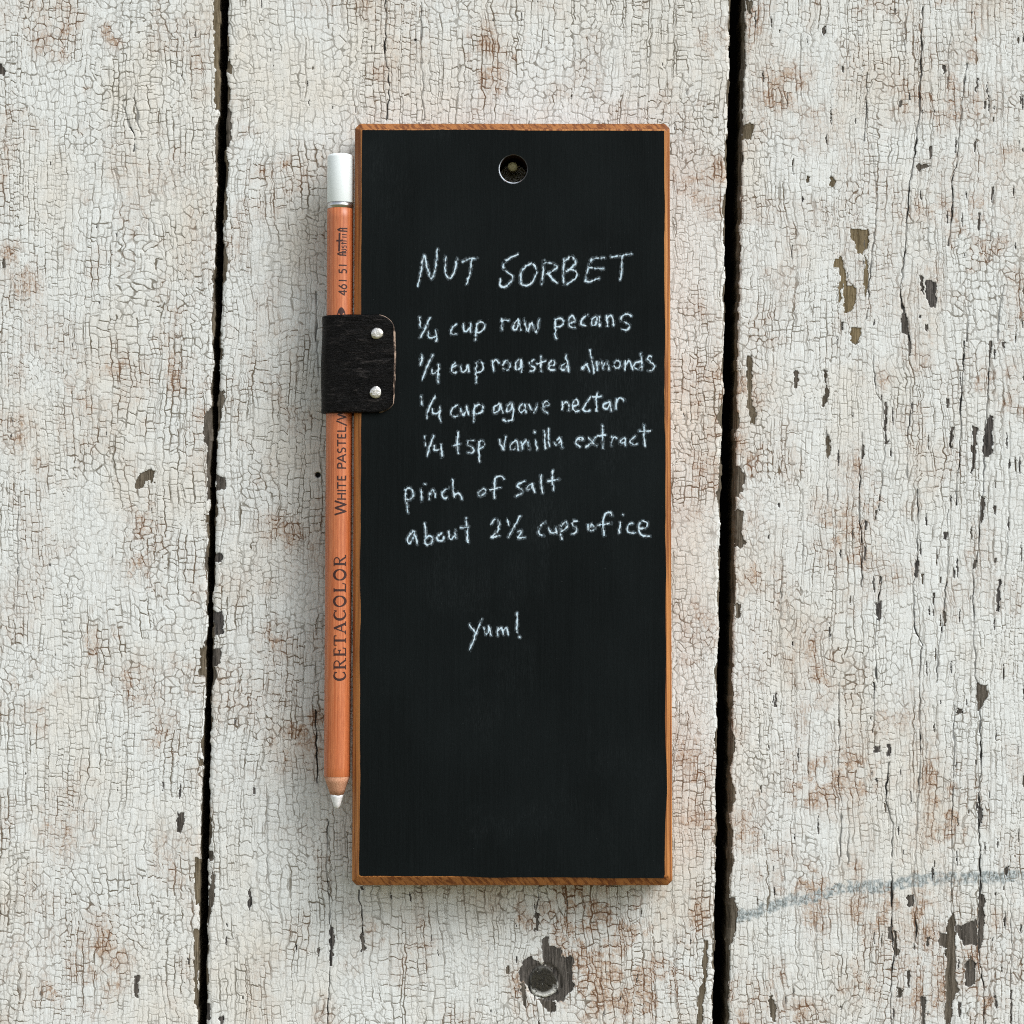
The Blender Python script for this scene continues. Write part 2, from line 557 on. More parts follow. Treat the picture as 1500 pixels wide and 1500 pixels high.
# bare-wood chips: (polygon, tone 0 grey .. 1 olive-tan)
CH = []
for tone_, txt in (
    (.9, '735 1000 815 1010 820 1060 790 1120 770 1110 755 1060 740 1040'),
    (1., '660 1150 700 1125 710 1190 725 1250 765 1265 765 1330 740 1370 710 1370 705 1240 690 1330 680 1320 690 1220 685 1180 660 1180'),
    (.9, '800 1120 820 1160 815 1210 805 1310 795 1300 800 1200'), (0., '1070 1230 1115 1240 1115 1355 1090 1350 1070 1310'),
    (.1, '1040 1215 1060 1215 1055 1290 1045 1280'), (.7, '650 765 670 800 660 825 645 815'), (.5, '545 770 558 775 552 805 543 800'),
    (.1, '615 115 632 115 622 160 610 145'), (1., '740 1440 785 1440 775 1505 740 1505'), (.1, '695 1415 708 1415 706 1450 696 1450'),
    (.1, '1065 1425 1080 1425 1078 1460 1065 1450'), (.1, '1085 640 1097 640 1093 700 1083 700'), (.2, '1030 722 1060 718 1092 735 1060 745 1045 752 1030 745'),
    (.6, '260 560 285 540 315 545 305 615 275 610 258 612'), (.1, '960 1370 985 1375 992 1470 965 1465'), (.4, '280 0 305 0 300 60 285 60'),
    (.2, '700 290 710 290 706 322 700 315'), (.2, '350 310 357 310 358 362 352 360'), (.1, '1145 285 1158 290 1150 330 1140 310'),
    (.1, '1325 445 1335 445 1332 480 1322 478'), (.1, '1290 340 1302 340 1293 410 1286 405'), (.1, '1300 935 1309 935 1305 1010 1297 1010'),
    (.1, '1360 820 1368 820 1362 890 1355 890'), (.1, '950 440 965 440 960 475 950 470'),
):
    CH.append((F(1000, 0, 3, txt), tone_))
for tone_, txt in (
    (.5, '280 60 308 65 305 280 325 310 320 365 300 360 298 300 285 290'), (.2, '490 125 512 130 505 210 487 205'),
    (.3, '620 125 637 130 630 190 648 235 625 285 612 285 625 200'), (.1, '885 270 897 265 895 420 910 440 890 455 885 400'),
    (.0, '1335 330 1362 330 1360 500 1320 510 1318 480'), (.1, '1275 370 1295 375 1280 560 1268 600 1270 500'), (.1, '1160 250 1172 250 1165 295 1158 290'),
    (.1, '1180 375 1195 375 1180 470 1170 465'), (.4, '640 400 650 440 645 510 632 505 632 430'), (.1, '790 450 800 460 795 520 785 520'),
    (.0, '850 1150 880 1145 865 1225 852 1220'), (.0, '1385 1050 1398 1050 1392 1190 1378 1190'), (.2, '1145 1185 1158 1190 1155 1250 1142 1250'),
    (.1, '1310 680 1330 685 1322 790 1310 800'), (.0, '800 785 812 790 808 835 800 830'), (.0, '798 900 805 905 803 965 795 960'),
    (.0, '1150 840 1168 845 1160 870 1150 865'), (.1, '1275 960 1292 960 1292 1002 1275 1000'), (.0, '1022 960 1036 960 1030 1040 1020 1035'),
    (.3, '1050 1020 1061 1020 1058 1070 1050 1065'), (.1, '1131 1035 1140 1035 1138 1065 1131 1062'), (.1, '863 1030 878 1035 870 1055 864 1080'),
    (.2, '845 740 855 740 850 780 843 780'), (.1, '1345 0 1360 0 1352 80 1346 80'), (.1, '990 0 1005 0 1000 70 992 65'), (.1, '1400 0 1420 0 1412 30 1405 28'),
    (.1, '1365 720 1380 725 1375 760 1368 755'), (.1, '1100 1105 1110 1105 1106 1160 1098 1150'), (.1, '1368 950 1380 950 1378 975 1369 975'),
    (.3, '225 545 245 545 275 590 265 650 245 690 225 690'), (.3, '225 740 265 745 260 830 280 890 250 905 225 900'), (.3, '230 1150 255 1150 250 1215 232 1215'),
    (.6, '745 0 785 0 770 12 748 14'),
):
    CH.append((F(1000, 500, 3, txt), tone_))
for tone_, txt in (
    (.0, '405 40 415 45 412 110 403 110'), (.2, '1290 0 1335 10 1340 60 1320 100 1300 120 1290 60'), (.0, '840 280 865 280 862 310 840 305'),
    (.0, '900 265 915 270 912 325 898 320'), (.1, '1205 112 1232 115 1230 135 1205 135'), (.3, '885 525 897 530 893 570 885 560'),
    (.0, '1290 520 1315 560 1318 620 1300 600'), (.1, '985 930 1018 930 1015 985 990 985'), (.2, '1130 1095 1165 1100 1160 1165 1125 1150'),
    (.3, '1165 1040 1195 1010 1200 1080 1195 1300 1215 1340 1190 1400 1180 1505 1150 1505 1155 1300 1160 1100'),
    (.1, '1200 1070 1240 1060 1290 1040 1295 1150 1240 1155 1205 1110'), (.1, '1240 1225 1262 1215 1290 1232 1285 1320 1262 1335 1242 1330'),
    (.4, '375 1380 395 1380 410 1430 405 1490 390 1485 385 1430'), (.1, '1045 1380 1070 1380 1065 1505 1050 1505'),
    (.1, '1300 920 1330 930 1325 1000 1318 1130 1300 1190 1296 1100'), (.1, '1365 1360 1374 1375 1388 1430 1376 1430'), (.1, '905 1070 920 1065 918 1130 903 1125'),
    (.2, '930 1090 942 1095 950 1190 935 1210'), (.3, '190 940 225 945 245 1010 235 1080 212 1160 190 1160'), (.5, '90 1130 110 1135 105 1300 95 1380 85 1505 60 1505 70 1340 88 1320'),
    (.1, '1415 805 1432 808 1428 850 1418 850'), (.1, '1070 1120 1085 1115 1080 1160 1072 1158'), (.1, '1440 1350 1449 1350 1446 1500 1438 1500'),
    (.1, '985 1265 1000 1265 996 1340 988 1340'), (.2, '940 1340 970 1345 960 1385 942 1380'), (.1, '1210 1400 1225 1405 1222 1470 1212 1470'),
    (.1, '1370 920 1380 920 1378 938 1370 938'),
):
    CH.append((F(1000, 1000, 3, txt), tone_))
for tone_, txt in (
    (.1, '-5 270 20 300 25 330 10 330 -5 310'), (.5, '1003 250 1025 290 1015 325 998 320'), (.2, '986 430 1015 490 1020 610 1000 650 986 560'),
    (.7, '942 0 975 0 972 300 962 480 945 480 945 300 938 250'), (.2, '10 1130 22 1150 25 1180 12 1180'), (.3, '1370 290 1378 290 1376 305 1370 305'),
):
    CH.append((F(0, 0, 3, txt), tone_))
for tone_, txt in (
    (.4, '600 600 640 570 665 550 680 575 675 630 655 612 640 620 615 650 592 655'), (.2, '895 330 920 290 945 300 945 450 930 700 912 700 910 460 895 430'),
    (.3, '955 215 990 220 985 270 970 350 958 420 948 300'), (.1, '948 580 990 600 990 655 948 655'), (.0, '940 930 980 930 978 970 940 970'),
    (.0, '935 1180 980 1190 980 1290 932 1300'), (.1, '930 1350 975 1350 970 1420 930 1430'), (.5, '885 1340 915 1350 910 1470 875 1470'),
    (.5, '900 760 920 760 915 800 902 800'), (.2, '905 930 915 930 912 1000 903 1000'),
):
    CH.append((F(0, 500, 3, txt), tone_))
for tone_, txt in (
    (.1, '780 570 805 570 812 620 795 660 775 650'), (.0, '712 435 719 435 718 475 713 475'), (.0, '790 445 797 445 793 510 786 510'),
    (.1, '590 1280 612 1290 605 1385 585 1380'), (.6, '860 770 890 775 886 970 862 975 855 900'), (.6, '850 1080 884 1085 872 1180 850 1180'),
    (.2, '920 735 942 740 940 780 920 785'), (.2, '930 810 945 850 940 950 925 1040 912 1080 916 950'), (.0, '1095 900 1110 960 1100 1000 1092 970'),
    (.0, '1450 1060 1470 1080 1460 1250 1445 1240'), (.0, '1115 450 1125 490 1112 490'), (.0, '903 1400 930 1420 925 1480 903 1480'), (.0, '965 1465 982 1465 982 1505 965 1505'),
    (.1, '1395 1165 1405 1165 1402 1205 1396 1205'), (.0, '825 1210 832 1210 830 1240 825 1240'), (.1, '1298 1150 1306 1150 1304 1185 1298 1182'),
    (.5, '870 335 892 330 890 370 876 365'), (.5, '852 1180 872 1180 868 1420 856 1410'), (.0, '1030 155 1036 155 1035 185 1030 185'),
    (.0, '990 1115 997 1115 996 1155 990 1155'),
):
    CH.append((F(0, 1000, 3, txt), tone_))
for tone_, txt in (
    (.1, '140 830 165 840 178 970 145 970'), (.0, '135 480 165 490 170 520 140 515'), (.0, '495 510 510 560 510 605 500 590'), (.1, '1420 680 1452 690 1440 810 1415 815'),
    (.3, '1210 1075 1232 1075 1230 1130 1210 1130'), (.0, '1275 1000 1290 1005 1285 1050 1275 1050'),
):
    CH.append((F(500, 1200, 5, txt), tone_))
for tone_, txt in (
    (.06, '470 870 515 855 520 930 610 940 615 1010 690 1000 700 1050 690 1120 705 1220 680 1260 620 1330 540 1330 500 1340 470 1310 580 1280 600 1170 560 1090 480 1070'),
    (.04, '300 1090 345 1010 400 1010 480 1080 560 1090 600 1170 580 1280 470 1310 400 1290 370 1230 340 1185 305 1180'),
    (.2, '305 1190 340 1195 355 1260 352 1385 330 1350'), (.15, '440 1320 540 1335 580 1350 575 1420 545 1420 500 1390 470 1350'),
):
    CH.append((F(700, 1200, 5, txt), tone_))

rng = random.Random(11)
for k in range(150):                                   # short slits where the paint lifted along the grain, thickest on the right plank
    x = 1105 + 395 * (1 - rng.random() ** 1.7)
    y = rng.uniform(0, 1500)
    w = rng.uniform(0.7, 1.5); hh = rng.uniform(3, 15)
    CH.append(([(x - w, y), (x, y - hh), (x + w, y - hh * .2), (x + w * .6, y + hh), (x - w * .5, y + hh * .7)], rng.choice((0, 0, .1, .3))))
for k in range(46):
    x = rng.uniform(310, 1040); y = rng.choice((rng.uniform(0, 180), rng.uniform(1290, 1500), rng.uniform(0, 1500)))
    w = rng.uniform(0.6, 1.2); hh = rng.uniform(2, 8)
    CH.append(([(x - w, y), (x, y - hh), (x + w, y), (x, y + hh)], rng.choice((0, .1))))
for k in range(26):
    x = rng.uniform(0, 290); y = rng.uniform(0, 1500)
    w = rng.uniform(0.6, 1.1); hh = rng.uniform(2, 6)
    CH.append(([(x - w, y), (x, y - hh), (x + w, y), (x, y + hh)], rng.choice((0, .1))))

# long drying cracks: (points, strength, half width px)
LC = []
for st, hw, txt in (
    (1., .9, '1055 30 1040 500 1020 680 995 800 985 960 975 1100 955 1300 985 1420 1000 1500'), (.7, .6, '1180 150 1165 250 1165 400'),
    (.9, .8, '1250 280 1230 430 1215 600 1205 700 1185 800 1185 950 1165 1080'), (.8, .7, '830 640 855 880 840 1050 820 1250 810 1400'), (.8, .6, '810 320 805 500 795 620'),
    (.6, .5, '980 60 970 300 960 420'), (.6, .5, '1450 180 1445 350'), (.6, .5, '1365 820 1355 1000 1345 1150'), (.8, .6, '1410 1250 1390 1400 1385 1500'), (.8, .6, '1260 1300 1250 1500'),
    (.6, .5, '520 150 515 420'), (.5, .5, '410 400 405 800'), (.6, .5, '1080 1000 1075 1100'), (.6, .5, '905 600 900 760'),
):
    LC.append((F(1000, 0, 3, txt), st, hw))
for st, hw, txt in (
    (.8, .6, '835 60 850 220 880 270 890 460 865 700'), (.8, .6, '1005 200 990 420 985 600'), (1., .8, '1240 0 1225 250 1215 530 1205 620 1200 720'), (.9, .8, '1355 0 1335 300 1320 650 1310 780 1300 930'),
    (.9, .7, '1300 930 1275 1000 1280 1300 1290 1500'), (.9, .7, '1035 650 1030 960 1010 1100 1025 1280 1050 1330 1040 1500'), (.8, .6, '790 400 775 700 790 950 785 1080'),
    (.8, .6, '635 390 630 600 640 720'), (.9, .7, '1165 740 1165 980 1140 1250 1120 1400 1115 1500'), (.7, .6, '1440 420 1435 700 1425 920 1410 1100'), (.9, .7, '870 1040 850 1240 845 1330 850 1500'),
    (.6, .5, '525 650 530 900 520 1100'), (.6, .5, '440 950 425 1250 430 1450'), (.5, .4, '320 600 315 900'),
):
    LC.append((F(1000, 500, 3, txt), st, hw))
for st, hw, txt in (
    (.9, .7, '840 0 835 220'), (.8, .7, '1040 0 1045 270 1035 500 1025 700 1015 860 1030 1150'), (1., .9, '1305 80 1310 380 1300 520 1310 900 1300 1180 1325 1350 1320 1505'),
    (.8, .6, '690 0 685 450 700 540 690 800'), (.9, .8, '905 350 890 520 925 620 920 800 920 1100 930 1220 915 1300 915 1505'), (.8, .7, '1195 100 1185 600 1180 1030'),
    (1., 2.0, '1180 1040 1172 1200 1170 1350 1165 1505'), (.6, .5, '560 150 550 400'), (.6, .5, '340 180 345 420'), (.6, .5, '450 750 440 1000'), (.6, .6, '1440 900 1445 1200 1440 1500'), (.5, .5, '590 980 590 1350'),
    (.6, .5, '1100 100 1115 300'), (.7, .6, '730 550 725 800'),
):
    LC.append((F(1000, 1000, 3, txt), st, hw))
LC += [(F(500, 1200, 5, '125 520 130 600 150 640 152 760 150 840'), .9, .9), (F(500, 1200, 5, '1448 470 1440 600 1425 700'), 1., .7), (F(500, 1200, 5, '1000 700 1060 690'), .3, .5),
       (F(500, 0, 5, '585 20 590 250 585 400 595 600 605 890'), .8, .7), (F(500, 0, 5, '320 0 325 200 318 380 325 490 345 510 345 740 330 880'), .9, .7),
       (F(0, 1000, 3, '1440 600 1435 800 1450 1000 1450 1060'), .9, .8), (F(0, 1000, 3, '1450 1250 1440 1500'), .9, .7), (F(0, 1000, 3, '1385 120 1390 300 1395 440'), .9, .8),
       (F(0, 1000, 3, '1175 500 1175 800 1190 1000'), .7, .6), (F(0, 0, 3, '1390 1280 1390 1500'), .9, .8), (F(0, 500, 3, '1400 0 1395 60 1400 150'), .9, .7), (F(0, 500, 3, '1330 800 1335 1000'), .6, .6),
       (F(0, 500, 3, '80 680 75 850 80 1000 75 1200'), .7, .6), (F(0, 1000, 3, '15 0 20 350'), .5, .5), (F(0, 1000, 3, '420 100 425 270'), .6, .5),
       (F(0, 0, 3, '540 462 555 510 570 560'), 1., .9), (F(0, 0, 3, '590 430 605 500 610 560'), .8, 1.2), (F(0, 0, 3, '575 560 590 600 588 665'), 1., .9), (F(0, 0, 3, '600 520 620 590'), .7, .8),
       (F(0, 0, 3, '545 450 560 400 590 370 640 358 700 365'), .6, .5), (F(0, 0, 3, '500 740 520 800 512 900'), .5, .5), (F(0, 0, 3, '655 960 655 1050'), .8, .6),
       (F(380, 1000, 5, '250 0 260 200 240 420'), .4, .5), (F(1000, 300, 3, '20 560 24 620'), .5, .6)]

# stains in the paint: x, y, radius, strength
ST = [(1140, 130, 48, .8), (1165, 110, 25, .6), (1380, 130, 38, .7), (1420, 50, 34, .7), (1265, 12, 22, .5), (1320, 155, 34, .5), (1390, 170, 34, .5), (1055, 250, 25, .7), (1012, 270, 34, .7), (1050, 300, 28, .6),
      (1170, 215, 22, .5), (1475, 230, 20, .6), (1125, 480, 32, .5), (1205, 165, 18, .4), (1060, 590, 55, .6), (1030, 700, 50, .6), (1100, 665, 40, .5), (1235, 790, 45, .8), (1250, 680, 30, .6), (1285, 735, 30, .6), (1320, 840, 30, .6),
      (1290, 560, 22, .5), (1350, 530, 24, .5), (1180, 950, 32, .6), (1105, 840, 38, .6), (1020, 910, 40, .6), (1185, 1155, 38, 1.), (1250, 1142, 32, .9), (1372, 1148, 36, 1.1), (1385, 1200, 30, .8), (1420, 1210, 28, .7), (1090, 1220, 34, .8),
      (1010, 1110, 45, .7), (1030, 1215, 42, .8), (1185, 1295, 34, .7), (1240, 1275, 26, .9), (1195, 1340, 30, .6), (1340, 1355, 50, .9), (1260, 1330, 30, .6), (1360, 1450, 45, 1.), (1450, 1470, 30, .9), (1250, 1440, 36, .6), (1080, 1470, 50, .7), (1020, 1330, 40, .5),
      (1170, 1480, 30, .6), (1130, 1280, 40, .5), (1180, 1050, 30, .4), (1300, 1050, 40, .4), (1040, 60, 40, .3), (1110, 30, 30, .5),
      (880, 1420, 62, 1.15), (895, 1455, 40, 1.1), (850, 1335, 62, 1.), (920, 1350, 48, .7), (945, 1480, 48, .9), (770, 1335, 24, 1.), (960, 1420, 40, .5), (840, 1480, 30, .7), (760, 1440, 18, .7), (610, 1370, 40, .35), (560, 1365, 20, .5), (700, 1430, 20, .4),
      (705, 62, 30, .9), (720, 110, 28, .8), (745, 75, 20, .5), (555, 110, 24, .5), (413, 240, 12, 1.3), (385, 252, 8, 1.), (395, 310, 18, .7), (430, 270, 25, .4), (160, 45, 16, .8), (95, 48, 15, .7), (128, 132, 8, .8), (170, 60, 12, .8),
      (245, 540, 26, .7), (200, 1000, 40, .5), (160, 525, 40, .35), (210, 835, 30, .8), (150, 945, 36, .8), (215, 760, 36, .6), (400, 940, 28, .8), (405, 775, 34, .6), (440, 790, 20, .7), (380, 850, 22, .6), (240, 1085, 28, .7), (90, 1210, 46, .5), (160, 1390, 44, .7),
      (75, 1450, 40, .5), (170, 1440, 22, .6), (440, 1085, 42, 1.), (450, 1060, 24, 1.), (20, 630, 30, .7), (130, 660, 24, .3), (100, 370, 14, .7), (40, 410, 24, .6), (10, 370, 16, .9), (125, 290, 10, .6), (60, 60, 20, .3), (350, 1030, 20, .4), (1425, 1405, 24, .5)]


def in_poly(x, y, poly):
    inside = np.zeros(x.shape, bool)
    n = len(poly)
    for i in range(n):
        x0, y0 = poly[i]; x1, y1 = poly[(i + 1) % n]
        if y0 == y1:
            continue
        c = ((y0 > y) != (y1 > y)) & (x < (x1 - x0) * (y - y0) / (y1 - y0) + x0)
        inside ^= c
    return inside


def seg_dist(x, y, pts):
    d = np.full(x.shape, 1e9, np.float32)
    for (x0, y0), (x1, y1) in zip(pts[:-1], pts[1:]):
        vx, vy = x1 - x0, y1 - y0
        L = vx * vx + vy * vy + 1e-9
        t = np.clip(((x - x0) * vx + (y - y0) * vy) / L, 0, 1)
        d = np.minimum(d, np.hypot(x - x0 - t * vx, y - y0 - t * vy))
    return d


STEP = 1.15
ROWS = np.concatenate([np.arange(-420, -160, 5.0), np.arange(-160, -40, 2.0), np.arange(-40, 1540, STEP), np.arange(1540, 1660, 2.0), np.arange(1660, 1900, 5.0)])
NAIL_PX, NAIL_PY = 796.0, 1438.0


def build_plank(which, parent, label):
    y1 = ROWS
    if which == 'left':
        xr = edge_x('left_r', y1, 31)
        c = np.concatenate([np.arange(0, 350, STEP), np.arange(350, 540, 2.0), np.arange(540, 760, 5.0)])[::-1]
        X = xr[:, None] - c[None, :]
        dl = np.full(X.shape, 1e3); dr = np.broadcast_to(c[None, :], X.shape)
        ends = (False, True)
    elif which == 'right':
        xl = edge_x('right_l', y1, 57)
        c = np.concatenate([np.arange(0, 450, STEP), np.arange(450, 620, 2.0), np.arange(620, 780, 5.0)])
        X = xl[:, None] + c[None, :]
        dl = np.broadcast_to(c[None, :], X.shape); dr = np.full(X.shape, 1e3)
        ends = (True, False)
    else:
        xl = edge_x('mid_l', y1, 43); xr = edge_x('mid_r', y1, 49)
        t = np.linspace(0, 1, int(742 / STEP))
        X = xl[:, None] + t[None, :] * (xr - xl)[:, None]
        dl = X - xl[:, None]; dr = xr[:, None] - X
        ends = (True, True)
    Y = np.broadcast_to(y1[:, None], X.shape)
    X = X.astype(np.float32); Y = Y.astype(np.float32)
    right = which == 'right'
    sd = {'left': 100, 'middle': 200, 'right': 300}[which]
    # wavy domain so that the cracks wander
    wx = (fbm(X / 60, Y / 95, sd + 1, 3) - 0.5) * 17 + (vn(X / 15, Y / 10.0, sd + 2) - 0.5) * 3.4 + (vn(X / 4.5, Y / 4.2, sd + 3) - 0.5) * 1.5
    wy = (fbm(X / 55, Y / 60, sd + 4, 3) - 0.5) * 14 + (vn(X / 9, Y / 12, sd + 5) - 0.5) * 3.4 + (vn(X / 4.0, Y / 4.5, sd + 6) - 0.5) * 1.4
    big = fbm(X / 160, Y / 220, sd + 7, 3)
    U = X + wx + 44 * (fbm(X / 130, Y / 600, sd + 91, 2) - 0.5)
    V = Y + wy + 34 * (fbm(X / 420, Y / 140, sd + 92, 2) - 0.5)
    a, b = (10.6, 11.8) if not right else (9.4, 12.0)
    dv, sv, dh, sh, cellb = bricks(U, V, a, b, sd + 20)
    d1, e1, v1, cellv = crackle(U + wy * 0.25, V + wx * 0.25, a * 1.15, b * 0.95, 0.7, 0.7, sd + 30, 4.0)
    mosaic = fbm(X / 62, Y / 70, sd + 33, 3) > (0.585 if not right else 0.63)
    wid = 0.36 + 0.34 * vn(X / 18, Y / 26, sd + 8)
    local = np.clip(1.0 + 1.5 * (fbm(X / 75, Y / 95, sd + 9, 3) - 0.5), 0.68, 1.2)
    cr = np.zeros(X.shape, np.float32)                  # how close to the middle of a crack (1 in the middle, 0.5 at its lip)
    cs = np.zeros(X.shape, np.float32)                  # how dark the crack is

    def layer(d, half, strength):
        p_ = np.clip(1 - d / (2 * half), 0, 1)
        s_ = np.clip(strength, 0, 1)
        better = p_ * s_ > cr * cs
        cr[...] = np.where(better, p_, cr)
        cs[...] = np.where(better, s_, cs)
    layer(dv, wid + (0.16 if not right else 0.10), np.where(mosaic, 0, np.clip(sv * 1.25 - 0.10, 0, 0.95)) * local * (1.0 if not right else 0.85))
    layer(dh, wid + (0.12 if not right else 0.06), np.where(mosaic, 0, np.clip(0.38 + 0.70 * sh, 0, 1) * 0.92) * local * (1.0 if not right else 0.85))
    layer(d1, wid + 0.06, np.where(mosaic, (0.35 + 0.60 * e1) * 0.82, 0) * local)
    cell = np.where(mosaic, cellv, cellb)
    # hairlines inside the flakes
    dv2, sv2, dh2, sh2, cell2 = bricks(U * 1.0 + 31, V + 17 + wx * 0.2, 4.6, 8.5, sd + 40)
    layer(dv2, 0.60, np.clip(sv2 - 0.48, 0, 1) * 1.15 * local)
    layer(dh2, 0.58, np.clip(sh2 - 0.52, 0, 1) * 0.8 * local)
    # longer splits following the grain
    t3, i3, _c = lines_1d(((X + wx * 0.75 + (vn(X / 6, Y / 8, sd + 61) - 0.5) * 3) / 23.0).astype(np.float32), np.zeros(X.shape, np.int64), sd + 60, 0.9)
    s3 = vn(i3 * 5.17, Y / 75.0, sd + 62) * 0.9 + 0.35 * hsh(i3, i3 * 0, sd + 63)
    layer(t3 * 23.0, 0.40 + 0.55 * vn(i3 * 3.3, Y / 22.0, sd + 64), np.clip(s3 - (0.66 if right else 0.85), 0, 1) * (2.2 if right else 2.0))
    longc = np.zeros_like(cr)
    jx = (vn(X / 5.0, Y / 9.0, sd + 10) - 0.5) * 3.4
    for pts, st, hw in LC:
        xs = [p[0] for p in pts]; ys = [p[1] for p in pts]
        m_ = (X > min(xs) - 6) & (X < max(xs) + 6) & (Y > min(ys) - 4) & (Y < max(ys) + 4)
        if not m_.any():
            continue
        ii = np.nonzero(m_)
        x_, y_ = X[ii] + jx[ii], Y[ii]
        d = seg_dist(x_, y_, pts)
        vw = hw * (0.30 + 0.95 * vn(y_ / 13.0, y_ * 0 + xs[0], 77))
        p_ = np.clip(1 - d / (2 * (vw + 0.30)), 0, 1)
        st = st * (0.55 + 0.6 * vn(y_ / 31.0, y_ * 0 + xs[0], 78))
        p_ = p_ * 1.0
        longc[ii] = np.maximum(longc[ii], p_ * st)
        m2 = p_ * st > cr[ii] * cs[ii]
        cr[ii] = np.where(m2, p_, cr[ii]); cs[ii] = np.where(m2, st, cs[ii])
    # chips of missing paint
    chip = np.zeros_like(cr); ctone = np.zeros_like(cr)
    nx = (vn(X / 3.6, Y / 5.2, sd + 11) - 0.5) * 4.2 + (wx * 0.0)
    ny = (vn(X / 3.6, Y / 4.0, sd + 12) - 0.5) * 4.6
    for poly, tn in CH:
        xs = [p[0] for p in poly]; ys = [p[1] for p in poly]
        m_ = (X > min(xs) - 3) & (X < max(xs) + 3) & (Y > min(ys) - 3) & (Y < max(ys) + 3)
        if not m_.any():
            continue
        ii = np.nonzero(m_)
        k = 1.0 if (max(xs) - min(xs)) > 5 else 0.45
        ins = in_poly(X[ii] + nx[ii] * k, Y[ii] + ny[ii] * k, poly)
        chip[ii] = np.maximum(chip[ii], ins)
        ctone[ii] = np.where(ins, tn, ctone[ii])
    # paint worn off the plank's edges
    for dist, s2, amt in ((dl, 13, 6.0 if right else 3.2), (dr, 14, 3.0)):
        wE = amt * np.clip(fbm(X * 0 + 2.0, Y / 34, sd + s2, 3) - 0.44, 0, 1) * 5 + (vn(X / 4, Y / 5, sd + 15) - 0.5) * 1.6
        wE = wE + (vn(np.floor(Y / 7.3 + 3 * vn(Y / 30, Y * 0, sd + 71)) * 3.7, Y * 0 + s2, sd + 72) - 0.5) * (3.0 if right else 1.6)
        if right and dist is dl:
            wE = wE * 0.6 + 4.6
        ins = dist < wE
        chip = np.where(ins, 1.0, chip)
        ctone = np.where(ins & (ctone == 0), 0.25 + 0.3 * vn(X / 9, Y / 30, sd + 16), ctone)
    # stains
    rust = np.zeros_like(cr)
    for x0, y0, r, s_ in ST:
        m_ = (np.abs(X - x0) < r * 2.4) & (np.abs(Y - y0) < r * 2.6)
        if m_.any():
            ii = np.nonzero(m_)
            g = np.exp(-(((X[ii] - x0) / r) ** 2 + ((Y[ii] - y0) / (r * 1.1)) ** 2) * 1.5) * s_
            rust[ii] = rust[ii] + g * (1 - 0.5 * np.clip(rust[ii], 0, 1))
    brk = fbm(X / 17, Y / 21, sd + 17, 4)
    rust = rust * (0.25 + 1.1 * sstep(0.40, 0.60, brk))
    rust = rust + 0.55 * sstep(0.60, 0.78, fbm(X / 60, Y / 75, sd + 18, 4)) * sstep(0.4, 0.6, brk) * (1.0 if right else 0.7)
    rust = rust * (0.5 + 0.9 * cell)
    rust = rust + 0.34 * sstep(0.46, 0.70, fbm(X / 48, Y / 62, sd + 95, 4)) * (0.4 + 0.9 * cell2)
    rust = np.clip(rust, 0, 1.25)
    tone = np.clip(0.35 + 0.75 * cell * 0.6 + 0.45 * (big - 0.35), 0, 1)
    warm = np.clip((fbm(X / 90, Y / 120, sd + 19, 3) - 0.44) * 2.2 + (0.05 if which == 'middle' else 0.0) + (cell2 - 0.5) * 0.25, 0, 1)
    scrape = np.zeros_like(cr)
    if right:
        ln = F(1000, 1000, 3, '225 1030 310 1010 470 960 600 935 700 905 900 890 1010 870 1200 858 1500 850')
        d = seg_dist(X + (vn(X / 6, Y / 6, 5) - .5) * 6, Y + (vn(X / 6, Y / 6, 6) - .5) * 8, ln)
        scrape = sstep(10.5, 6.0, d) * sstep(0.22, 0.50, fbm(X / 5, Y / 7, 9, 4) + 0.16 * sstep(1120, 1080, X))
    hole = np.zeros_like(cr)
    if which == 'middle':
        hole = np.maximum(hole, sstep(4.6, 3.4, np.hypot(X - 465.8, Y - 695.8)))
        hole = np.maximum(hole, sstep(2.6, 1.6, np.hypot(X - 608.5, Y - 58.5)))
    cs = cs * (1 - chip)
    # relief in mm
    h = 0.55 * (fbm(X / 210, Y / 520, sd + 21, 2) - 0.5)
    h = h - 0.09 * cr * cs - 0.22 * np.clip(longc, 0, 1) - 0.22 * chip + 0.06 * (cell - 0.5) * (1 - cr * cs)
    h = h + 0.07 * chip * (vn(X / 1.9, Y / 40, sd + 22) - 0.5)
    h = h - 1.2 * hole * (np.hypot(X - 465.8, Y - 695.8) < 9)
    if which == 'middle':
        dn = np.hypot(X - NAIL_PX, Y - NAIL_PY)
        h = h - 0.5 * sstep(30, 24, dn)
    rnd = np.minimum(dl, dr)
    h = h - (1.7 if right else 0.55) * np.clip(1 - rnd / (8.5 if right else 6.0), 0, 1) ** 1.6
    wear = np.stack([cr, chip, rust, tone], -1)
    wear2 = np.stack([ctone, scrape, warm, np.clip(hole, 0, 1)], -1)
    wear3 = np.stack([cs, cell2, np.clip(longc, 0, 1), cs], -1)
    P = at(X, Y, h)
    # side faces of the plank, going back into the gap
    add_l, add_r = [], []
    for dep in (0.7, 2.2, 6.0, 13.0, 20.0):
        for on, col_i, lst in ((ends[0], 0, add_l), (ends[1], -1, add_r)):
            if on:
                Q = P[:, col_i].copy()
                sgn = 1 if col_i == 0 else -1
                Q[:, 1] += dep * 1e-3
                Q[:, 0] += sgn * (0.00010 * dep ** 0.5 * (0.6 + 0.8 * vn(y1 / 11, y1 * 0 + dep, sd + 70)))
                lst.append(Q)
    nl, nr = len(add_l), len(add_r)
    parts_ = [P]
    if nl:
        parts_.insert(0, np.stack(add_l[::-1], 1))
    if nr:
        parts_.append(np.stack(add_r, 1))
    P = np.concatenate(parts_, 1)

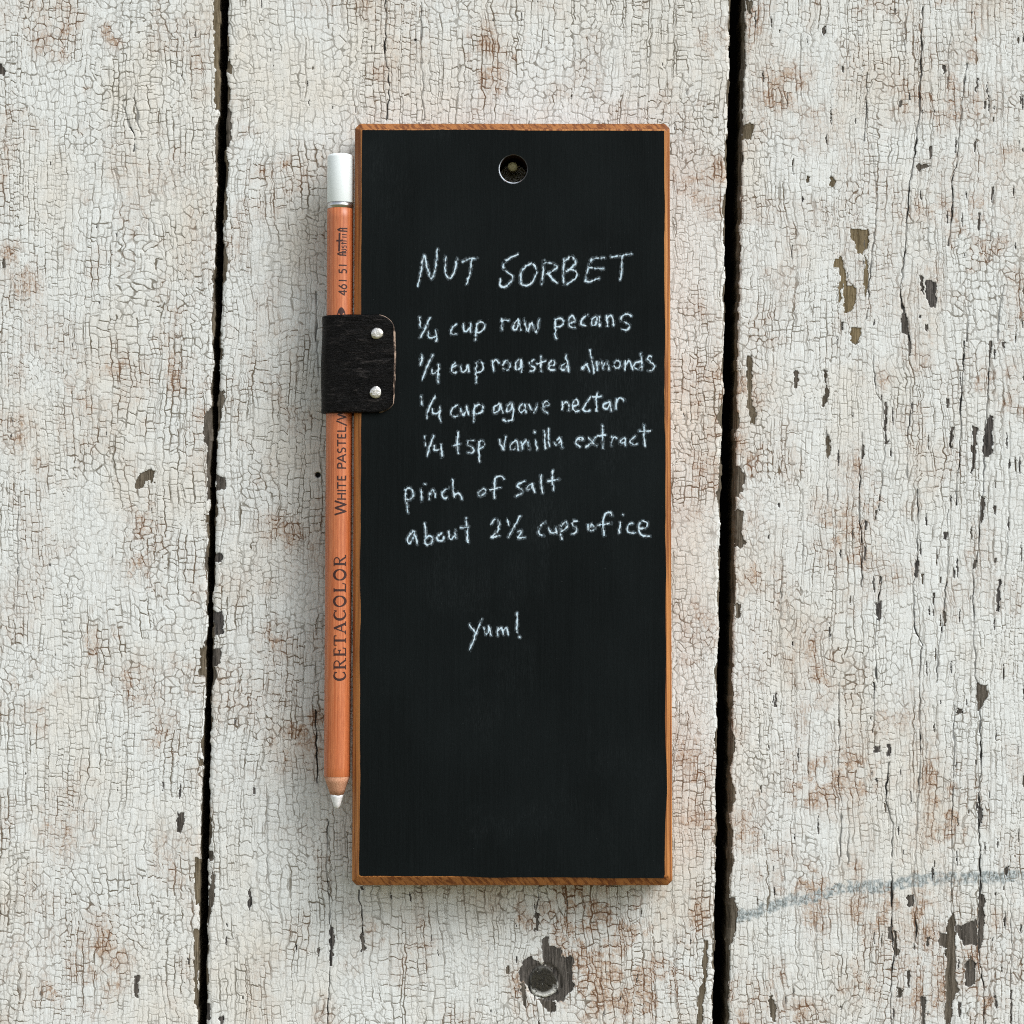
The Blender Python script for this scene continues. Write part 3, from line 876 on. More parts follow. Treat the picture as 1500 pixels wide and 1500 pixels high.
    def padw(w, vals):
        v = np.broadcast_to(np.array(vals, np.float32), (w.shape[0], 1, 4))
        return np.concatenate([np.repeat(v, nl, 1)] * (nl > 0) + [w] + [np.repeat(v, nr, 1)] * (nr > 0), 1)
    wear = padw(wear, (0, 1, 0, 0)); wear2 = padw(wear2, (0.55, 0, 0, 0)); wear3 = padw(wear3, (0, .5, 0, 0))
    me = grid_mesh('plank', P, attrs={'wear': wear, 'wear2': wear2, 'wear3': wear3})
    o = new_obj('plank', me, M_PLANK, parent)
    o['label'] = label
    return o


wall = thing('plank_wall', 'weathered wall of upright white planks with crackled flaking paint and dark gaps', 'plank wall', pt(750, 1900, -20))
plank_l = build_plank('left', wall, 'cool white plank left of the pencil, evenly crackled')
plank_m = build_plank('middle', wall, 'rust stained middle plank behind the chalkboard')
plank_r = build_plank('right', wall, 'rightmost plank with long cracks and many bare grey chips')
bk = [pt(-900, -600, -20.2), pt(-900, 2100, -20.2), pt(2400, 2100, -20.2), pt(2400, -600, -20.2)]
bkf = [v + Vector((0, 0.006, 0)) for v in bk]
new_obj('backing_board', raw_mesh('backing_board', bk + bkf, [(0, 1, 2, 3), (7, 6, 5, 4), (0, 4, 5, 1), (1, 5, 6, 2), (2, 6, 7, 3), (3, 7, 4, 0)]), M_DARK, wall)


def dome(name, px, py, h, r_px, height, mat, parent, seed=0, wob=0.05, shank=0.0, prof=None):
    mm = S * 1e3 * (DIST * 1e3 - h) / (DIST * 1e3)
    c = pt(px, py, h)
    V, Fc = [], []
    n = 36
    prof = prof or [(1.0, 0.0), (1.0, 0.35), (0.93, 0.62), (0.75, 0.84), (0.5, 0.95), (0.22, 1.0)]
    rr = random.Random(seed)
    wv = [1 + wob * (math.sin(2 * a * 2 * math.pi / n + seed) + 0.8 * math.sin(3 * a * 2 * math.pi / n + seed * 2.1) + 0.5 * rr.uniform(-1, 1)) for a in range(n)]
    rings = ([(1.0 if shank == 0 else 0.55, -shank)] if True else []) + prof
    for (fr, fh) in rings:
        for k in range(n):
            a = 2 * math.pi * k / n
            rad = r_px * mm * 1e-3 * fr * wv[k]
            hh = (fh * height if fh >= 0 else fh)
            V.append(c + Vector((rad * math.cos(a), -hh * 1e-3 * (1 + 0.10 * rr.uniform(-1, 1) * (fh > 0.5)), rad * math.sin(a))))
    for j in range(len(rings) - 1):
        for k in range(n):
            Fc.append((j * n + k, j * n + (k + 1) % n, (j + 1) * n + (k + 1) % n, (j + 1) * n + k))
    Fc.append(tuple((len(rings) - 1) * n + k for k in range(n)))
    me = raw_mesh(name, V, Fc, True)
    return new_obj(name, me, mat, parent)


def mat_nail_head():
    m = Mat('rusty_painted_nail')
    crust = m.noise((1400, 1400, 1400), 5, 0.7)
    g = m.n('ShaderNodeNewGeometry')
    bits = m.noise((700, 700, 700), 4, 0.75)
    metal = m.mix(m.ramp(crust, [(0.35, 0.0), (0.65, 1.0)]), (0.009, 0.008, 0.007), (0.040, 0.035, 0.022))
    a = m.attr('chalk')[0]
    f = m.math('MULTIPLY', a, m.ramp(bits, [(0.36, 0.0), (0.46, 1.0)]))
    f = m.math('MAXIMUM', f, m.ramp(m.noise((1500, 1500, 1500), 2, 0.5), [(0.70, 0.0), (0.74, 0.7)]))
    m.set(Base_Color=m.mix(f, metal, (0.66, 0.66, 0.62)), Roughness=0.6, Specular_IOR_Level=0.35)
    m.bump(m.math('ADD', crust, f), 0.9, 0.0006)
    return m.m


nh = dome('nail_head', NAIL_PX, NAIL_PY, -1.0, 22.0, 1.15, mat_nail_head(), plank_m, seed=4, wob=0.06, shank=2.0,
          prof=[(1.0, 0.0), (1.0, 0.40), (0.95, 0.72), (0.84, 0.80), (0.6, 0.70), (0.3, 0.74), (0.12, 0.75)])
nh['label'] = 'rusty round nail head with leftover white paint on its lower rim'
n_v = len(nh.data.vertices)
co = np.zeros(n_v * 3, np.float32); nh.data.vertices.foreach_get('co', co); co = co.reshape(-1, 3)
cn = pt(NAIL_PX, NAIL_PY, 0)
rad_ = np.hypot(co[:, 0] - cn.x, co[:, 2] - cn.z); ang = np.arctan2(co[:, 2] - cn.z, co[:, 0] - cn.x)
wv_ = (rad_ > 0.80 * rad_.max()) * np.clip(np.cos(ang - math.radians(-80)) * 2.2 - 0.3, 0, 1) + 0.12 * (rad_ > 0.8 * rad_.max())
at_ = nh.data.attributes.new('chalk', 'FLOAT_COLOR', 'POINT')
at_.data.foreach_set('color', np.stack([np.clip(wv_, 0, 1)] * 4, -1).astype(np.float32).ravel())

# ------------------------------------------------------------------ chalkboard
T = 15.5                    # thickness of the board, mm, standing 0.8 mm off the paint
B0 = 0.8
board = thing('chalkboard', 'narrow black chalkboard with brown wooden edge and a handwritten nut sorbet recipe', 'chalkboard', pt(750, 1290, B0))

HX, HY, HR = 752.0, 247.5, 20.5


def loop_rect(x0t, x1t, x0b, x1b, yt, yb, cut, n=1):
    """outline of the board (top narrower than bottom), corners cut by `cut` px"""
    return [(x0t + cut, yt), (x1t - cut, yt), (x1t, yt + cut), (x1b, yb - cut), (x1b - cut, yb), (x0b + cut, yb), (x0b, yb - cut), (x0t, yt + cut)]


def to3(loop, h):
    return [pt(x, y, h) for x, y in loop]


outer = loop_rect(520, 981, 515.5, 985, 181, 1297, 7)
inner = loop_rect(529.5, 976.5, 525.5, 978.5, 189, 1284.5, 3)
back = to3(outer, B0)
sideT = [Vector((v.x, -(T - 1.7) * 1e-3, v.z)) for v in to3(outer, T - 1.7)]
backv = [Vector((v.x, -B0 * 1e-3, v.z)) for v in sideT]
front = to3(inner, T)
bm = bmesh.new()
lv = [[bm.verts.new(v) for v in L] for L in (backv, sideT, front)]
for a_, b_ in ((0, 1), (1, 2)):
    for k in range(8):
        bm.faces.new((lv[a_][k], lv[a_][(k + 1) % 8], lv[b_][(k + 1) % 8], lv[b_][k]))
NH = 64
hole_pts = [(HX + HR * math.cos(2 * math.pi * k / NH), HY + HR * math.sin(2 * math.pi * k / NH)) for k in range(NH)]
h_front = to3(hole_pts, T)
hv_f = [bm.verts.new(v) for v in h_front]
hv_b = [bm.verts.new(Vector((v.x, -B0 * 1e-3, v.z))) for v in h_front]
for lo, hi in ((lv[2], hv_f), (lv[0], hv_b)):
    es = []
    for ring in (lo, hi):
        for k in range(len(ring)):
            e = bm.edges.get((ring[k], ring[(k + 1) % len(ring)])) or bm.edges.new((ring[k], ring[(k + 1) % len(ring)]))
            es.append(e)
    bmesh.ops.triangle_fill(bm, use_beauty=True, use_dissolve=False, edges=es)
hole_faces = []
for k in range(NH):
    hole_faces.append(bm.faces.new((hv_f[k], hv_b[k], hv_b[(k + 1) % NH], hv_f[(k + 1) % NH])))
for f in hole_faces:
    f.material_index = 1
bmesh.ops.recalc_face_normals(bm, faces=bm.faces)
me = bpy.data.meshes.new('wooden_board'); bm.to_mesh(me); bm.free()
wood_body = new_obj('wooden_board', me, [M_WOOD, M_HOLE], board)
bv = wood_body.modifiers.new('bevel', 'BEVEL')
bv.width = 0.00025; bv.segments = 2; bv.limit_method = 'ANGLE'; bv.angle_limit = math.radians(20)

# the black painted face, its boundary sanded by hand
pb = []
rw = random.Random(3)


def wob(x, seed, amp):
    return float((vn(np.array([x / 60.0]), np.array([seed * 3.1]), seed)[0] - 0.5) * 2 * amp + (vn(np.array([x / 14.0]), np.array([seed * 1.7]), seed + 1)[0] - 0.5) * amp * 0.7)


for x in np.linspace(531, 971, 60):
    pb.append((x, 190.0 + (x - 531) / 440 * 1.5 + wob(x, 1, 0.9)))
for y in np.linspace(192, 1281, 150):
    pb.append((float(np.interp(y, [190, 600, 1050, 1160, 1220, 1283], [973, 974.5, 975, 976.5, 974, 974])) + wob(y, 2, 1.3), y))
for x in np.linspace(972, 529, 60):
    pb.append((x, 1283.0 + (x - 529) / 443 * 4.0 + wob(x, 3, 1.0)))
for y in np.linspace(1281, 192, 150):
    pb.append((float(np.interp(y, [190, 1283], [530.5, 526.5])) + wob(y, 4, 1.0), y))
bm = bmesh.new()
HR2 = 21.3
v_o = [bm.verts.new(pt(x, y, T + 0.06)) for x, y in pb]
v_h = [bm.verts.new(pt(HX + HR2 * math.cos(2 * math.pi * k / NH), HY + HR2 * math.sin(2 * math.pi * k / NH), T + 0.06)) for k in range(NH)]
es = []
for ring in (v_o, v_h):
    for k in range(len(ring)):
        es.append(bm.edges.new((ring[k], ring[(k + 1) % len(ring)])))
bmesh.ops.triangle_fill(bm, use_beauty=True, use_dissolve=False, edges=es)
skirt = [bm.verts.new(v.co + Vector((0, 0.00005, 0))) for v in v_o]
for k in range(len(v_o)):
    bm.faces.new((v_o[k], v_o[(k + 1) % len(v_o)], skirt[(k + 1) % len(v_o)], skirt[k]))
bmesh.ops.recalc_face_normals(bm, faces=bm.faces)
for f in bm.faces:
    if abs(f.normal.y) > 0.9 and f.normal.y > 0:
        f.normal_flip()
me = bpy.data.meshes.new('writing_surface'); bm.to_mesh(me); bm.free()
surface = new_obj('writing_surface', me, M_BLACK, board)

# worn ring round the hole
ri, NR = [], 96
P = np.zeros((4, NR + 1, 3)); Aw = np.zeros((4, NR + 1, 4))
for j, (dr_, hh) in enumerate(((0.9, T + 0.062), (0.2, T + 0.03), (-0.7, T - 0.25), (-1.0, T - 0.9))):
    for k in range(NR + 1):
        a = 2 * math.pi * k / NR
        rim_wear = max(0.0, math.cos(a - math.radians(140))) ** 1.2  # paint worn palest at the lower left of the rim
        wdt = 0.35 + 1.0 * rim_wear
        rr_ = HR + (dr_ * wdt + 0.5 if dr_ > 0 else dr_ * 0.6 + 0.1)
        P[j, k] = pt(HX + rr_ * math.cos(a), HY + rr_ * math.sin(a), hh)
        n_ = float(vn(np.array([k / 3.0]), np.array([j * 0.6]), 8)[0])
        Aw[j, k] = min(1, (0.10 + 1.05 * rim_wear) * (0.55 + 0.8 * n_))
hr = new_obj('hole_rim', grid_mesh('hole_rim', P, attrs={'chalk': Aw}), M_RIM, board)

# the nail the board hangs from, seen inside the hole
nl_ = dome('nail', 751.0, 244.5, 10.0, 7.2, 1.0, M_NAIL, plank_m, seed=2, wob=0.03, shank=14.0)
nl_['label'] = 'small dull brass nail seen inside the hole of the chalkboard'

# ------------------------------------------------------------------ handwriting
HW = {
    'NUT SORBET': (580, 340, 1.25, '''240 590 270 470 310 260 345 390 385 510 430 420 455 190|548 265 540 400 555 475 590 505 640 440 670 290|730 325 800 295 890 290|830 300 825 400 800 490 780 575
|1335 245 1260 285 1210 315 1175 370 1195 410 1250 460 1285 500 1250 560 1190 605 1145 580 1150 520|1490 340 1420 380 1375 450 1370 540 1395 585 1460 580 1500 540 1540 460 1540 400 1510 350
|1625 310 1620 420 1600 570|1630 340 1680 335 1750 360 1765 385 1720 430 1660 460|1670 450 1715 510 1765 555|1845 300 1840 430 1845 565|1850 320 1920 270 1960 290 1970 340 1920 400 1875 430|1890 410 1950 420 1990 460 1970 510 1930 540 1880 570
|2295 285 2220 285 2150 295|2150 295 2120 360 2100 460 2080 540|2125 390 2200 395 2280 405|2080 540 2140 545 2230 510|2370 270 2460 262 2585 238|2485 262 2480 380 2465 520'''),
    '1/4 cup raw pecans': (580, 340, 1.15, '''262 935 270 1045|375 945 320 1060 270 1160|355 1095 360 1150 400 1160 440 1140|440 1085 445 1200|660 1015 625 1040 605 1090 625 1120 665 1118|738 1010 745 1080 780 1090 815 1050|820 1000 825 1100
|885 1010 880 1100 872 1190|885 1015 930 985 970 1010 965 1060 920 1100 885 1095|1160 955 1165 1075|1165 990 1195 965 1235 970|1340 960 1300 1000 1290 1060 1320 1070 1345 1000|1340 955 1375 1080|1410 955 1445 1090 1480 1000 1500 1020 1540 1105 1575 960
|1750 960 1755 1080 1745 1130 1760 1170|1755 970 1810 945 1845 985 1820 1030 1765 1045|1900 1000 1965 980 1940 920 1905 950 1900 1010 1920 1040 1965 1050|2105 910 2050 950 2035 1010 2080 1025
|2200 925 2155 960 2155 1020 2195 1010 2210 940|2235 930 2240 1035|2315 920 2320 1030|2320 960 2355 915 2385 960 2390 1030|2585 920 2540 900 2485 925 2475 965 2520 990 2565 1030 2540 1075 2485 1070'''),
    '1/4 cup roasted almonds': (580, 500, 1.1, '''285 145 275 260|262 198 286 190|400 150 340 290 290 420|395 310 400 350 440 340 470 300|470 255 460 450|650 240 615 280 610 330 650 350 660 340|660 270 615 295|710 265 720 330 760 330 785 270|790 265 800 330
|880 240 880 350 880 450|880 240 920 220 960 260 945 320 895 345|1060 215 1072 325|1065 240 1095 205 1130 240|1210 215 1175 260 1195 315 1240 310 1255 250 1220 215|1350 205 1315 250 1320 310 1360 295 1375 210|1380 205 1385 340
|1510 208 1468 235 1490 265 1525 290 1510 325 1475 330|1595 165 1595 325|1550 245 1650 220|1680 270 1740 250 1725 215 1690 230 1680 280 1700 315 1740 310|1865 240 1820 270 1815 305 1850 315 1880 270|1875 150 1870 190 1885 240 1900 330
|2100 240 2045 290 2060 300 2090 250|2095 245 2125 330|2130 95 2150 200 2180 345|2205 225 2210 320|2210 270 2245 215 2265 240 2275 300|2275 270 2310 220 2330 260 2340 310|2425 215 2390 255 2425 295 2465 270 2455 225 2425 215
|2520 215 2520 310|2525 260 2560 210 2585 260 2595 310|2690 220 2630 240 2615 280 2650 305 2695 280|2690 130 2700 230 2700 310|2810 170 2780 165 2765 200 2800 225 2835 260 2825 310 2780 325'''),
    '1/4 cup agave nectar': (580, 500, 1.15, '''280 605 285 700|430 600 370 720 335 850|405 740 410 790 450 790 485 760|485 720 480 820 490 880|680 700 630 730 605 780 630 820 675 820|710 735 735 810 775 760|775 715 795 800
|865 700 855 780 855 880|865 720 910 690 955 720 940 775 880 800|1130 685 1080 730 1075 780 1120 770 1150 690|1150 690 1175 790|1270 680 1225 710 1220 770 1260 750 1275 680|1280 680 1290 780 1280 850 1230 880 1185 860
|1390 680 1355 730 1365 780 1410 760|1420 690 1425 780|1460 700 1515 780 1555 690|1610 720 1680 700 1660 660 1615 690 1620 750 1660 785|1830 665 1825 750|1835 700 1875 665 1900 710 1900 760|1945 715 2000 690 1985 640 1950 660 1940 730 1970 770 2010 760
|2140 610 2090 680 2055 740 2090 770 2130 760|2210 565 2200 650 2205 765|2160 610 2260 605|2340 660 2290 690 2280 730 2320 735 2350 670|2350 660 2365 765|2420 640 2415 745|2425 660 2460 620 2510 650'''),
    '1/4 tsp vanilla extract': (580, 500, 1.1, '''318 1045 322 1140|415 1035 375 1150 340 1265|420 1145 420 1190 460 1200 495 1170|495 1130 505 1265|680 1000 675 1120 685 1230|630 1140 705 1130|850 1085 800 1090 785 1130 830 1160 855 1190 830 1225 795 1220
|910 1100 910 1200 915 1325|910 1110 945 1095 970 1130 950 1165 915 1180|1135 1080 1180 1185 1205 1045|1320 1085 1260 1140 1270 1190 1320 1170|1330 1090 1345 1190|1375 1110 1385 1185|1385 1140 1430 1090 1455 1130 1465 1185
|1535 1090 1550 1190|1520 992 1530 996|1630 985 1640 1180|1675 960 1675 1030 1685 1155|1800 1060 1745 1110 1760 1140 1800 1100|1805 1060 1825 1165|1990 1080 2060 1080 2030 1050 1985 1080 1980 1120 2020 1160|2115 1060 2160 1110 2210 1150|2190 1055 2140 1120 2090 1160
|2265 930 2270 1050 2275 1175|2215 1045 2300 1030|2370 1050 2370 1140|2375 1080 2400 1050 2425 1065|2510 1060 2465 1100 2470 1130 2510 1110|2515 1065 2525 1145|2630 1040 2585 1080 2575 1110 2610 1130 2645 1125|2725 915 2725 1050 2735 1150|2675 985 2800 985'''),
    'pinch of salt': (580, 670, 1.2, '''105 350 105 450 125 530 130 605|100 360 140 335 185 365 190 420 160 460 125 465|280 350 285 480|316 292 320 294|370 390 370 460|375 410 405 350 425 390 430 435|575 335 520 375 505 420 530 450 560 440
|625 245 630 350 640 440|645 420 690 385 710 420 720 460|960 345 905 385 915 425 960 410 995 370 960 345|1190 240 1150 205 1095 225 1080 310 1085 445|1035 355 1150 330|1415 265 1350 290 1330 320 1375 350 1385 390 1320 425
|1500 285 1445 325 1445 360 1490 335 1505 290|1500 285 1522 385|1595 195 1595 280 1612 385|1722 145 1720 250 1730 355|1665 260 1790 240'''),
    'about 2 1/2 cups of ice': (580, 670, 1.15, '''190 810 135 870 130 935 170 930 205 820|200 815 235 950|318 725 325 830 320 940|325 900 365 860 405 890 385 940 345 960 320 930|500 830 455 870 465 915 520 910 525 870|580 815 590 885 620 890 655 830|655 800 660 885|770 665 780 800 790 935|710 770 800 770
|1045 740 1080 680 1125 700 1130 780 1090 840 1050 880 1135 860|1225 680 1240 740|1365 645 1300 760 1235 875|1340 810 1370 800 1375 830 1340 885 1415 880|1640 710 1600 735 1570 800 1575 845 1620 858|1680 780 1705 830 1750 820|1755 770 1765 830|1810 750 1810 830 1820 900|1815 760 1860 705 1885 745 1860 790 1820 810
|1990 695 1950 700 1935 735 1980 780 1980 820 1935 840|2110 740 2115 800|2150 735 2130 780 2150 805 2190 770 2150 735|2370 640 2350 600 2300 620 2275 680 2275 760 2290 860|2215 745 2360 725|2465 715 2450 825|2492 628 2496 632|2595 720 2550 750 2545 800 2580 830 2630 825
|2670 780 2740 775 2760 720 2710 700 2670 740 2675 810 2710 860 2790 865'''),
    'yum!': (650, 870, 1.05, '''285 340 345 420|420 275 360 420 320 530 285 620|440 375 455 440 490 430 500 360|505 370 520 450|595 370 590 460|600 400 635 370 655 445|655 400 690 375 710 445|805 210 805 420|831 472 835 478'''),
}


def smooth_line(p, n=6):
    """Catmull-Rom through the measured points"""
    if len(p) < 3:
        return p
    q = [p[0]] + p + [p[-1]]
    out = []
    for i in range(1, len(q) - 2):
        p0, p1, p2, p3 = (np.array(q[i + k]) for k in (-1, 0, 1, 2))
        for k in range(n):
            t = k / n
            out.append(tuple(0.5 * ((2 * p1) + (-p0 + p2) * t + (2 * p0 - 5 * p1 + 4 * p2 - p3) * t * t + (-p0 + 3 * p1 - 3 * p2 + p3) * t ** 3)))
    out.append(p[-1])
    return out


seed_ = 500
for text, (ox, oy, hw, data) in HW.items():
    strokes = [F(ox, oy, 7.5, s) for s in data.replace('\n', ' ').split('|') if s.strip()]
    allp = [p for s in strokes for p in s]
    x0, x1 = min(p[0] for p in allp) - 5, max(p[0] for p in allp) + 5
    y0, y1 = min(p[1] for p in allp) - 5, max(p[1] for p in allp) + 5
    st_ = 0.55
    gx, gy = np.meshgrid(np.arange(x0, x1, st_), np.arange(y0, y1, st_))
    cov = np.zeros(gx.shape, np.float32)
    gr = 0.5 * vn(gx / 2.3, gy / 2.7, seed_) + 0.35 * vn(gx / 1.5, gy / 5.0, seed_ + 1) + 0.15 * vn(gx / 1.1, gy / 1.1, seed_ + 4)
    gr = np.clip((gr - 0.5) * 1.9 + 0.5, 0, 1)
    wobx = (vn(gx / 4, gy / 4, seed_ + 2) - 0.5) * 1.5
    woby = (vn(gx / 4, gy / 4, seed_ + 3) - 0.5) * 1.5
    for si, s in enumerate(strokes):
        sm = smooth_line(s)
        sx0, sx1 = min(p[0] for p in sm) - 5, max(p[0] for p in sm) + 5
        sy0, sy1 = min(p[1] for p in sm) - 5, max(p[1] for p in sm) + 5
        ii = np.nonzero((gx > sx0) & (gx < sx1) & (gy > sy0) & (gy < sy1))
        d = seg_dist(gx[ii] + wobx[ii], gy[ii] + woby[ii], sm)
        press = 0.50 + 0.62 * vn(gx[ii] / 9, gy[ii] / 9, seed_ + 5 + si)
        w = 0.80 * hw * (0.80 + 0.55 * vn(gx[ii] / 7, gy[ii] / 7, seed_ + 50 + si))
        body = sstep(w + 0.75, w * 0.30, d) * press
        dust = 0.20 * sstep(4.4, 1.0, d)
        cov[ii] = np.maximum(cov[ii], np.clip((body * 1.42 - (1 - gr[ii]) * 0.92) * 1.35, 0, 1) + dust * gr[ii])
    cov = np.clip(cov, 0, 0.95)
    P = at(gx, gy, T + 0.085)
    k_ = np.maximum.reduce([cov[:-1, :-1], cov[1:, :-1], cov[1:, 1:], cov[:-1, 1:]]) > 0.03
    me = grid_mesh('chalk_writing', P, keep=k_, attrs={'chalk': np.stack([cov] * 4, -1)}, smooth=False)
    o = new_obj('chalk_writing', me, M_CHALK, board)
    o['label'] = 'chalk handwriting reading ' + text.replace('1/4', 'one quarter').replace('1/2', 'one half')
    seed_ += 100

# ------------------------------------------------------------------ pencil
PH = T - 4.0                                   # height of the pencil's axis above the wall
MM_P = S * (DIST * 1e3 - PH) / (DIST * 1e3)    # metres per px at that height
PR = 19.2 * MM_P


def axis_px(y):
    return 498.9 + (y - 230) * (493.8 - 498.9) / (1137 - 230)


pencil = thing('pencil', 'orange cedar pastel pencil with white cap and white tip, held by leather loop', 'pencil', pt(axis_px(700), 700, PH))


def pen_axis(y):
    return pt(axis_px(y), y, PH)


AX = (pen_axis(230) - pen_axis(1137)).normalized()
SIDE = Vector((1, 0, 0)) - AX * AX.x
SIDE.normalize()
OUT = AX.cross(SIDE) * -1
if OUT.y > 0:
    OUT = -OUT


def lathe(name, prof, mat, n=64, cap0=False, cap1=False, wave=0.0):
    V, Fc = [], []
    for j, (y, r) in enumerate(prof):
        c = pen_axis(y)
        for k in range(n):
            a = 2 * math.pi * k / n
            sh = AX * (wave * (0.6 * math.sin(3 * a + 1) + 0.4 * math.sin(7 * a + 2)) if 0 < j < len(prof) else 0.0)
            V.append(c + sh + (SIDE * math.cos(a) + OUT * math.sin(a)) * (r * MM_P))
    m = len(prof)
    for j in range(m - 1):
        for k in range(n):
            Fc.append((j * n + k, (j + 1) * n + k, (j + 1) * n + (k + 1) % n, j * n + (k + 1) % n))
    if cap0:
        Fc.append(tuple(range(n)))
    if cap1:
        Fc.append(tuple(range((m - 1) * n, m * n))[::-1])
    me = raw_mesh(name, V, Fc, True)
    bm = bmesh.new(); bm.from_mesh(me); bmesh.ops.recalc_face_normals(bm, faces=bm.faces); bm.to_mesh(me); bm.free()
    return new_obj(name, me, mat, pencil)


lathe('barrel', [(306.2, 18.6)] + [(y, 19.2) for y in np.linspace(306.6, 1136.4, 60)] + [(1137.0, 19.0)], M_BARREL, cap0=True, cap1=True)
lathe('ferrule', [(297.6, 19.28), (306.2, 19.28)], M_BAND, cap0=True, cap1=True)
lathe('cap', [(226.4, 10.0), (226.6, 14.5), (227.6, 17.4), (229.6, 19.0), (232, 19.4), (297.3, 19.4), (297.6, 19.25)], M_CAP, cap0=True, cap1=True)
lathe('sharpened_cone', [(1137.0, 18.9), (1146, 15.9), (1156, 12.4), (1163.8, 9.9)], M_BARE, cap0=True, cap1=True, wave=0.00012)
lathe('pastel_tip', [(1163.0, 9.9), (1168, 8.5), (1174, 6.8), (1179, 5.3), (1182.2, 3.9), (1183.6, 2.4), (1184, 0.8)], M_TIP, cap0=True, cap1=True, wave=0.00010)


class Print:
    """lettering printed on the barrel: ribbons laid on its curve"""
    def __init__(s):
        s.V, s.F = [], []

    def p3(s, ypx, off):
        ph = math.asin(max(-0.98, min(0.98, off / 19.2)))
        c = pen_axis(ypx)
        r = PR + 0.00003
        return c + (SIDE * math.sin(ph) + OUT * math.cos(ph)) * r

    def ribbon(s, pts, w):
        """pts: (y px, offset px from axis)"""
        dense = []
        for (a, b) in zip(pts[:-1], pts[1:]):
            n = max(1, int(math.hypot(b[0] - a[0], b[1] - a[1]) / 1.2))
            for k in range(n):
                dense.append((a[0] + (b[0] - a[0]) * k / n, a[1] + (b[1] - a[1]) * k / n))
        dense.append(pts[-1])
        base = len(s.V)
        for i, p in enumerate(dense):
            q0 = dense[max(0, i - 1)]; q1 = dense[min(len(dense) - 1, i + 1)]
            tx, ty = q1[0] - q0[0], q1[1] - q0[1]
            L = math.hypot(tx, ty) or 1
            nx, ny = -ty / L, tx / L
            ww = w(i / max(1, len(dense) - 1)) if callable(w) else w
            s.V.append(s.p3(p[0] + nx * ww / 2, p[1] + ny * ww / 2))
            s.V.append(s.p3(p[0] - nx * ww / 2, p[1] - ny * ww / 2))
        for i in range(len(dense) - 1):
            s.F.append((base + 2 * i, base + 2 * i + 1, base + 2 * i + 3, base + 2 * i + 2))

    def glyph(s, strokes, y_start, width, x_base, height):
        """strokes in a unit box: x along the text (up the pencil), y from baseline (right) to cap (left)"""
        for pts, w in strokes:
            q = [(y_start - px * width, (x_base - axis_px(y_start)) - py * height) for px, py in pts]
            ww = (lambda t, w=w: w(t) * height) if callable(w) else w * height
            s.ribbon(q, ww)

    def build(s, label):
        me = raw_mesh('printed_text', s.V, s.F, False)
        bm = bmesh.new(); bm.from_mesh(me)
        for f in bm.faces:
            if f.normal.dot(OUT) < 0:
                f.normal_flip()
        bm.to_mesh(me); bm.free()
        o = new_obj('printed_text', me, M_PRINT, pencil)
        o['label'] = label


def arc(cx, cy, rx, ry, a0, a1, n=20):
    return [(cx + rx * math.cos(math.radians(a0 + (a1 - a0) * k / n)), cy + ry * math.sin(math.radians(a0 + (a1 - a0) * k / n))) for k in range(n + 1)]


TK, TN, SF = 0.19, 0.09, 0.09


def fat(t):
    return 0.08 + 0.13 * math.sin(math.pi * t) ** 1.5


def ofat(t):
    return 0.085 + 0.125 * abs(math.sin(2 * math.pi * t))


SER = {
    'C': [(arc(.52, .5, .44, .47, 45, 315), fat), ([(.84, .72), (.88, .96)], SF), ([(.84, .26), (.88, .06)], SF)],
    'R': [([(.2, 0), (.2, 1)], TK), ([(.02, .03), (.42, .03)], SF), ([(.02, .97), (.45, .97)], SF), ([(.25, .97), (.5, .97)] + arc(.5, .74, .27, .22, 85, -85, 14) + [(.25, .5)], 0.095), ([(.45, .5), (.8, .04)], 0.145), ([(.72, .03), (1.02, .03)], SF)],
    'E': [([(.2, 0), (.2, 1)], TK), ([(.02, .03), (.86, .03), (.92, .25)], SF), ([(.02, .97), (.80, .97), (.84, .78)], SF), ([(.2, .52), (.66, .52)], SF), ([(.66, .38), (.66, .66)], SF)],
    'T': [([(.5, 0), (.5, .97)], TK), ([(.28, .03), (.72, .03)], SF), ([(.04, .76), (.06, .96), (.94, .96), (.96, .76)], SF)],
    'A': [([(.14, .03), (.5, .98)], TN), ([(.46, .98), (.86, .03)], TK), ([(.26, .34), (.7, .34)], SF), ([(-.02, .03), (.3, .03)], SF), ([(.66, .03), (1.04, .03)], SF)],
    'O': [(arc(.5, .5, .43, .46, 0, 360, 32), ofat)],
    'L': [([(.24, 0), (.24, 1)], TK), ([(.04, .03), (.86, .03), (.94, .28)], SF), ([(.04, .97), (.46, .97)], SF)],
}
pr = Print()
for ch, ya, yb in (('C', 996.0, 982.2), ('R', 980.2, 963.5), ('E', 960.8, 947.4), ('T', 945.2, 930.2), ('A', 928.4, 910.6), ('C', 908.4, 892.2), ('O', 889.2, 871.8), ('L', 868.0, 853.6), ('O', 850.8, 833.2), ('R', 829.6, 813.2)):
    pr.glyph(SER[ch], ya, ya - yb, 507.6 - (ya - 813) * 0.001, 17.2)
pr.build('dark serif lettering reading CRETACOLOR')

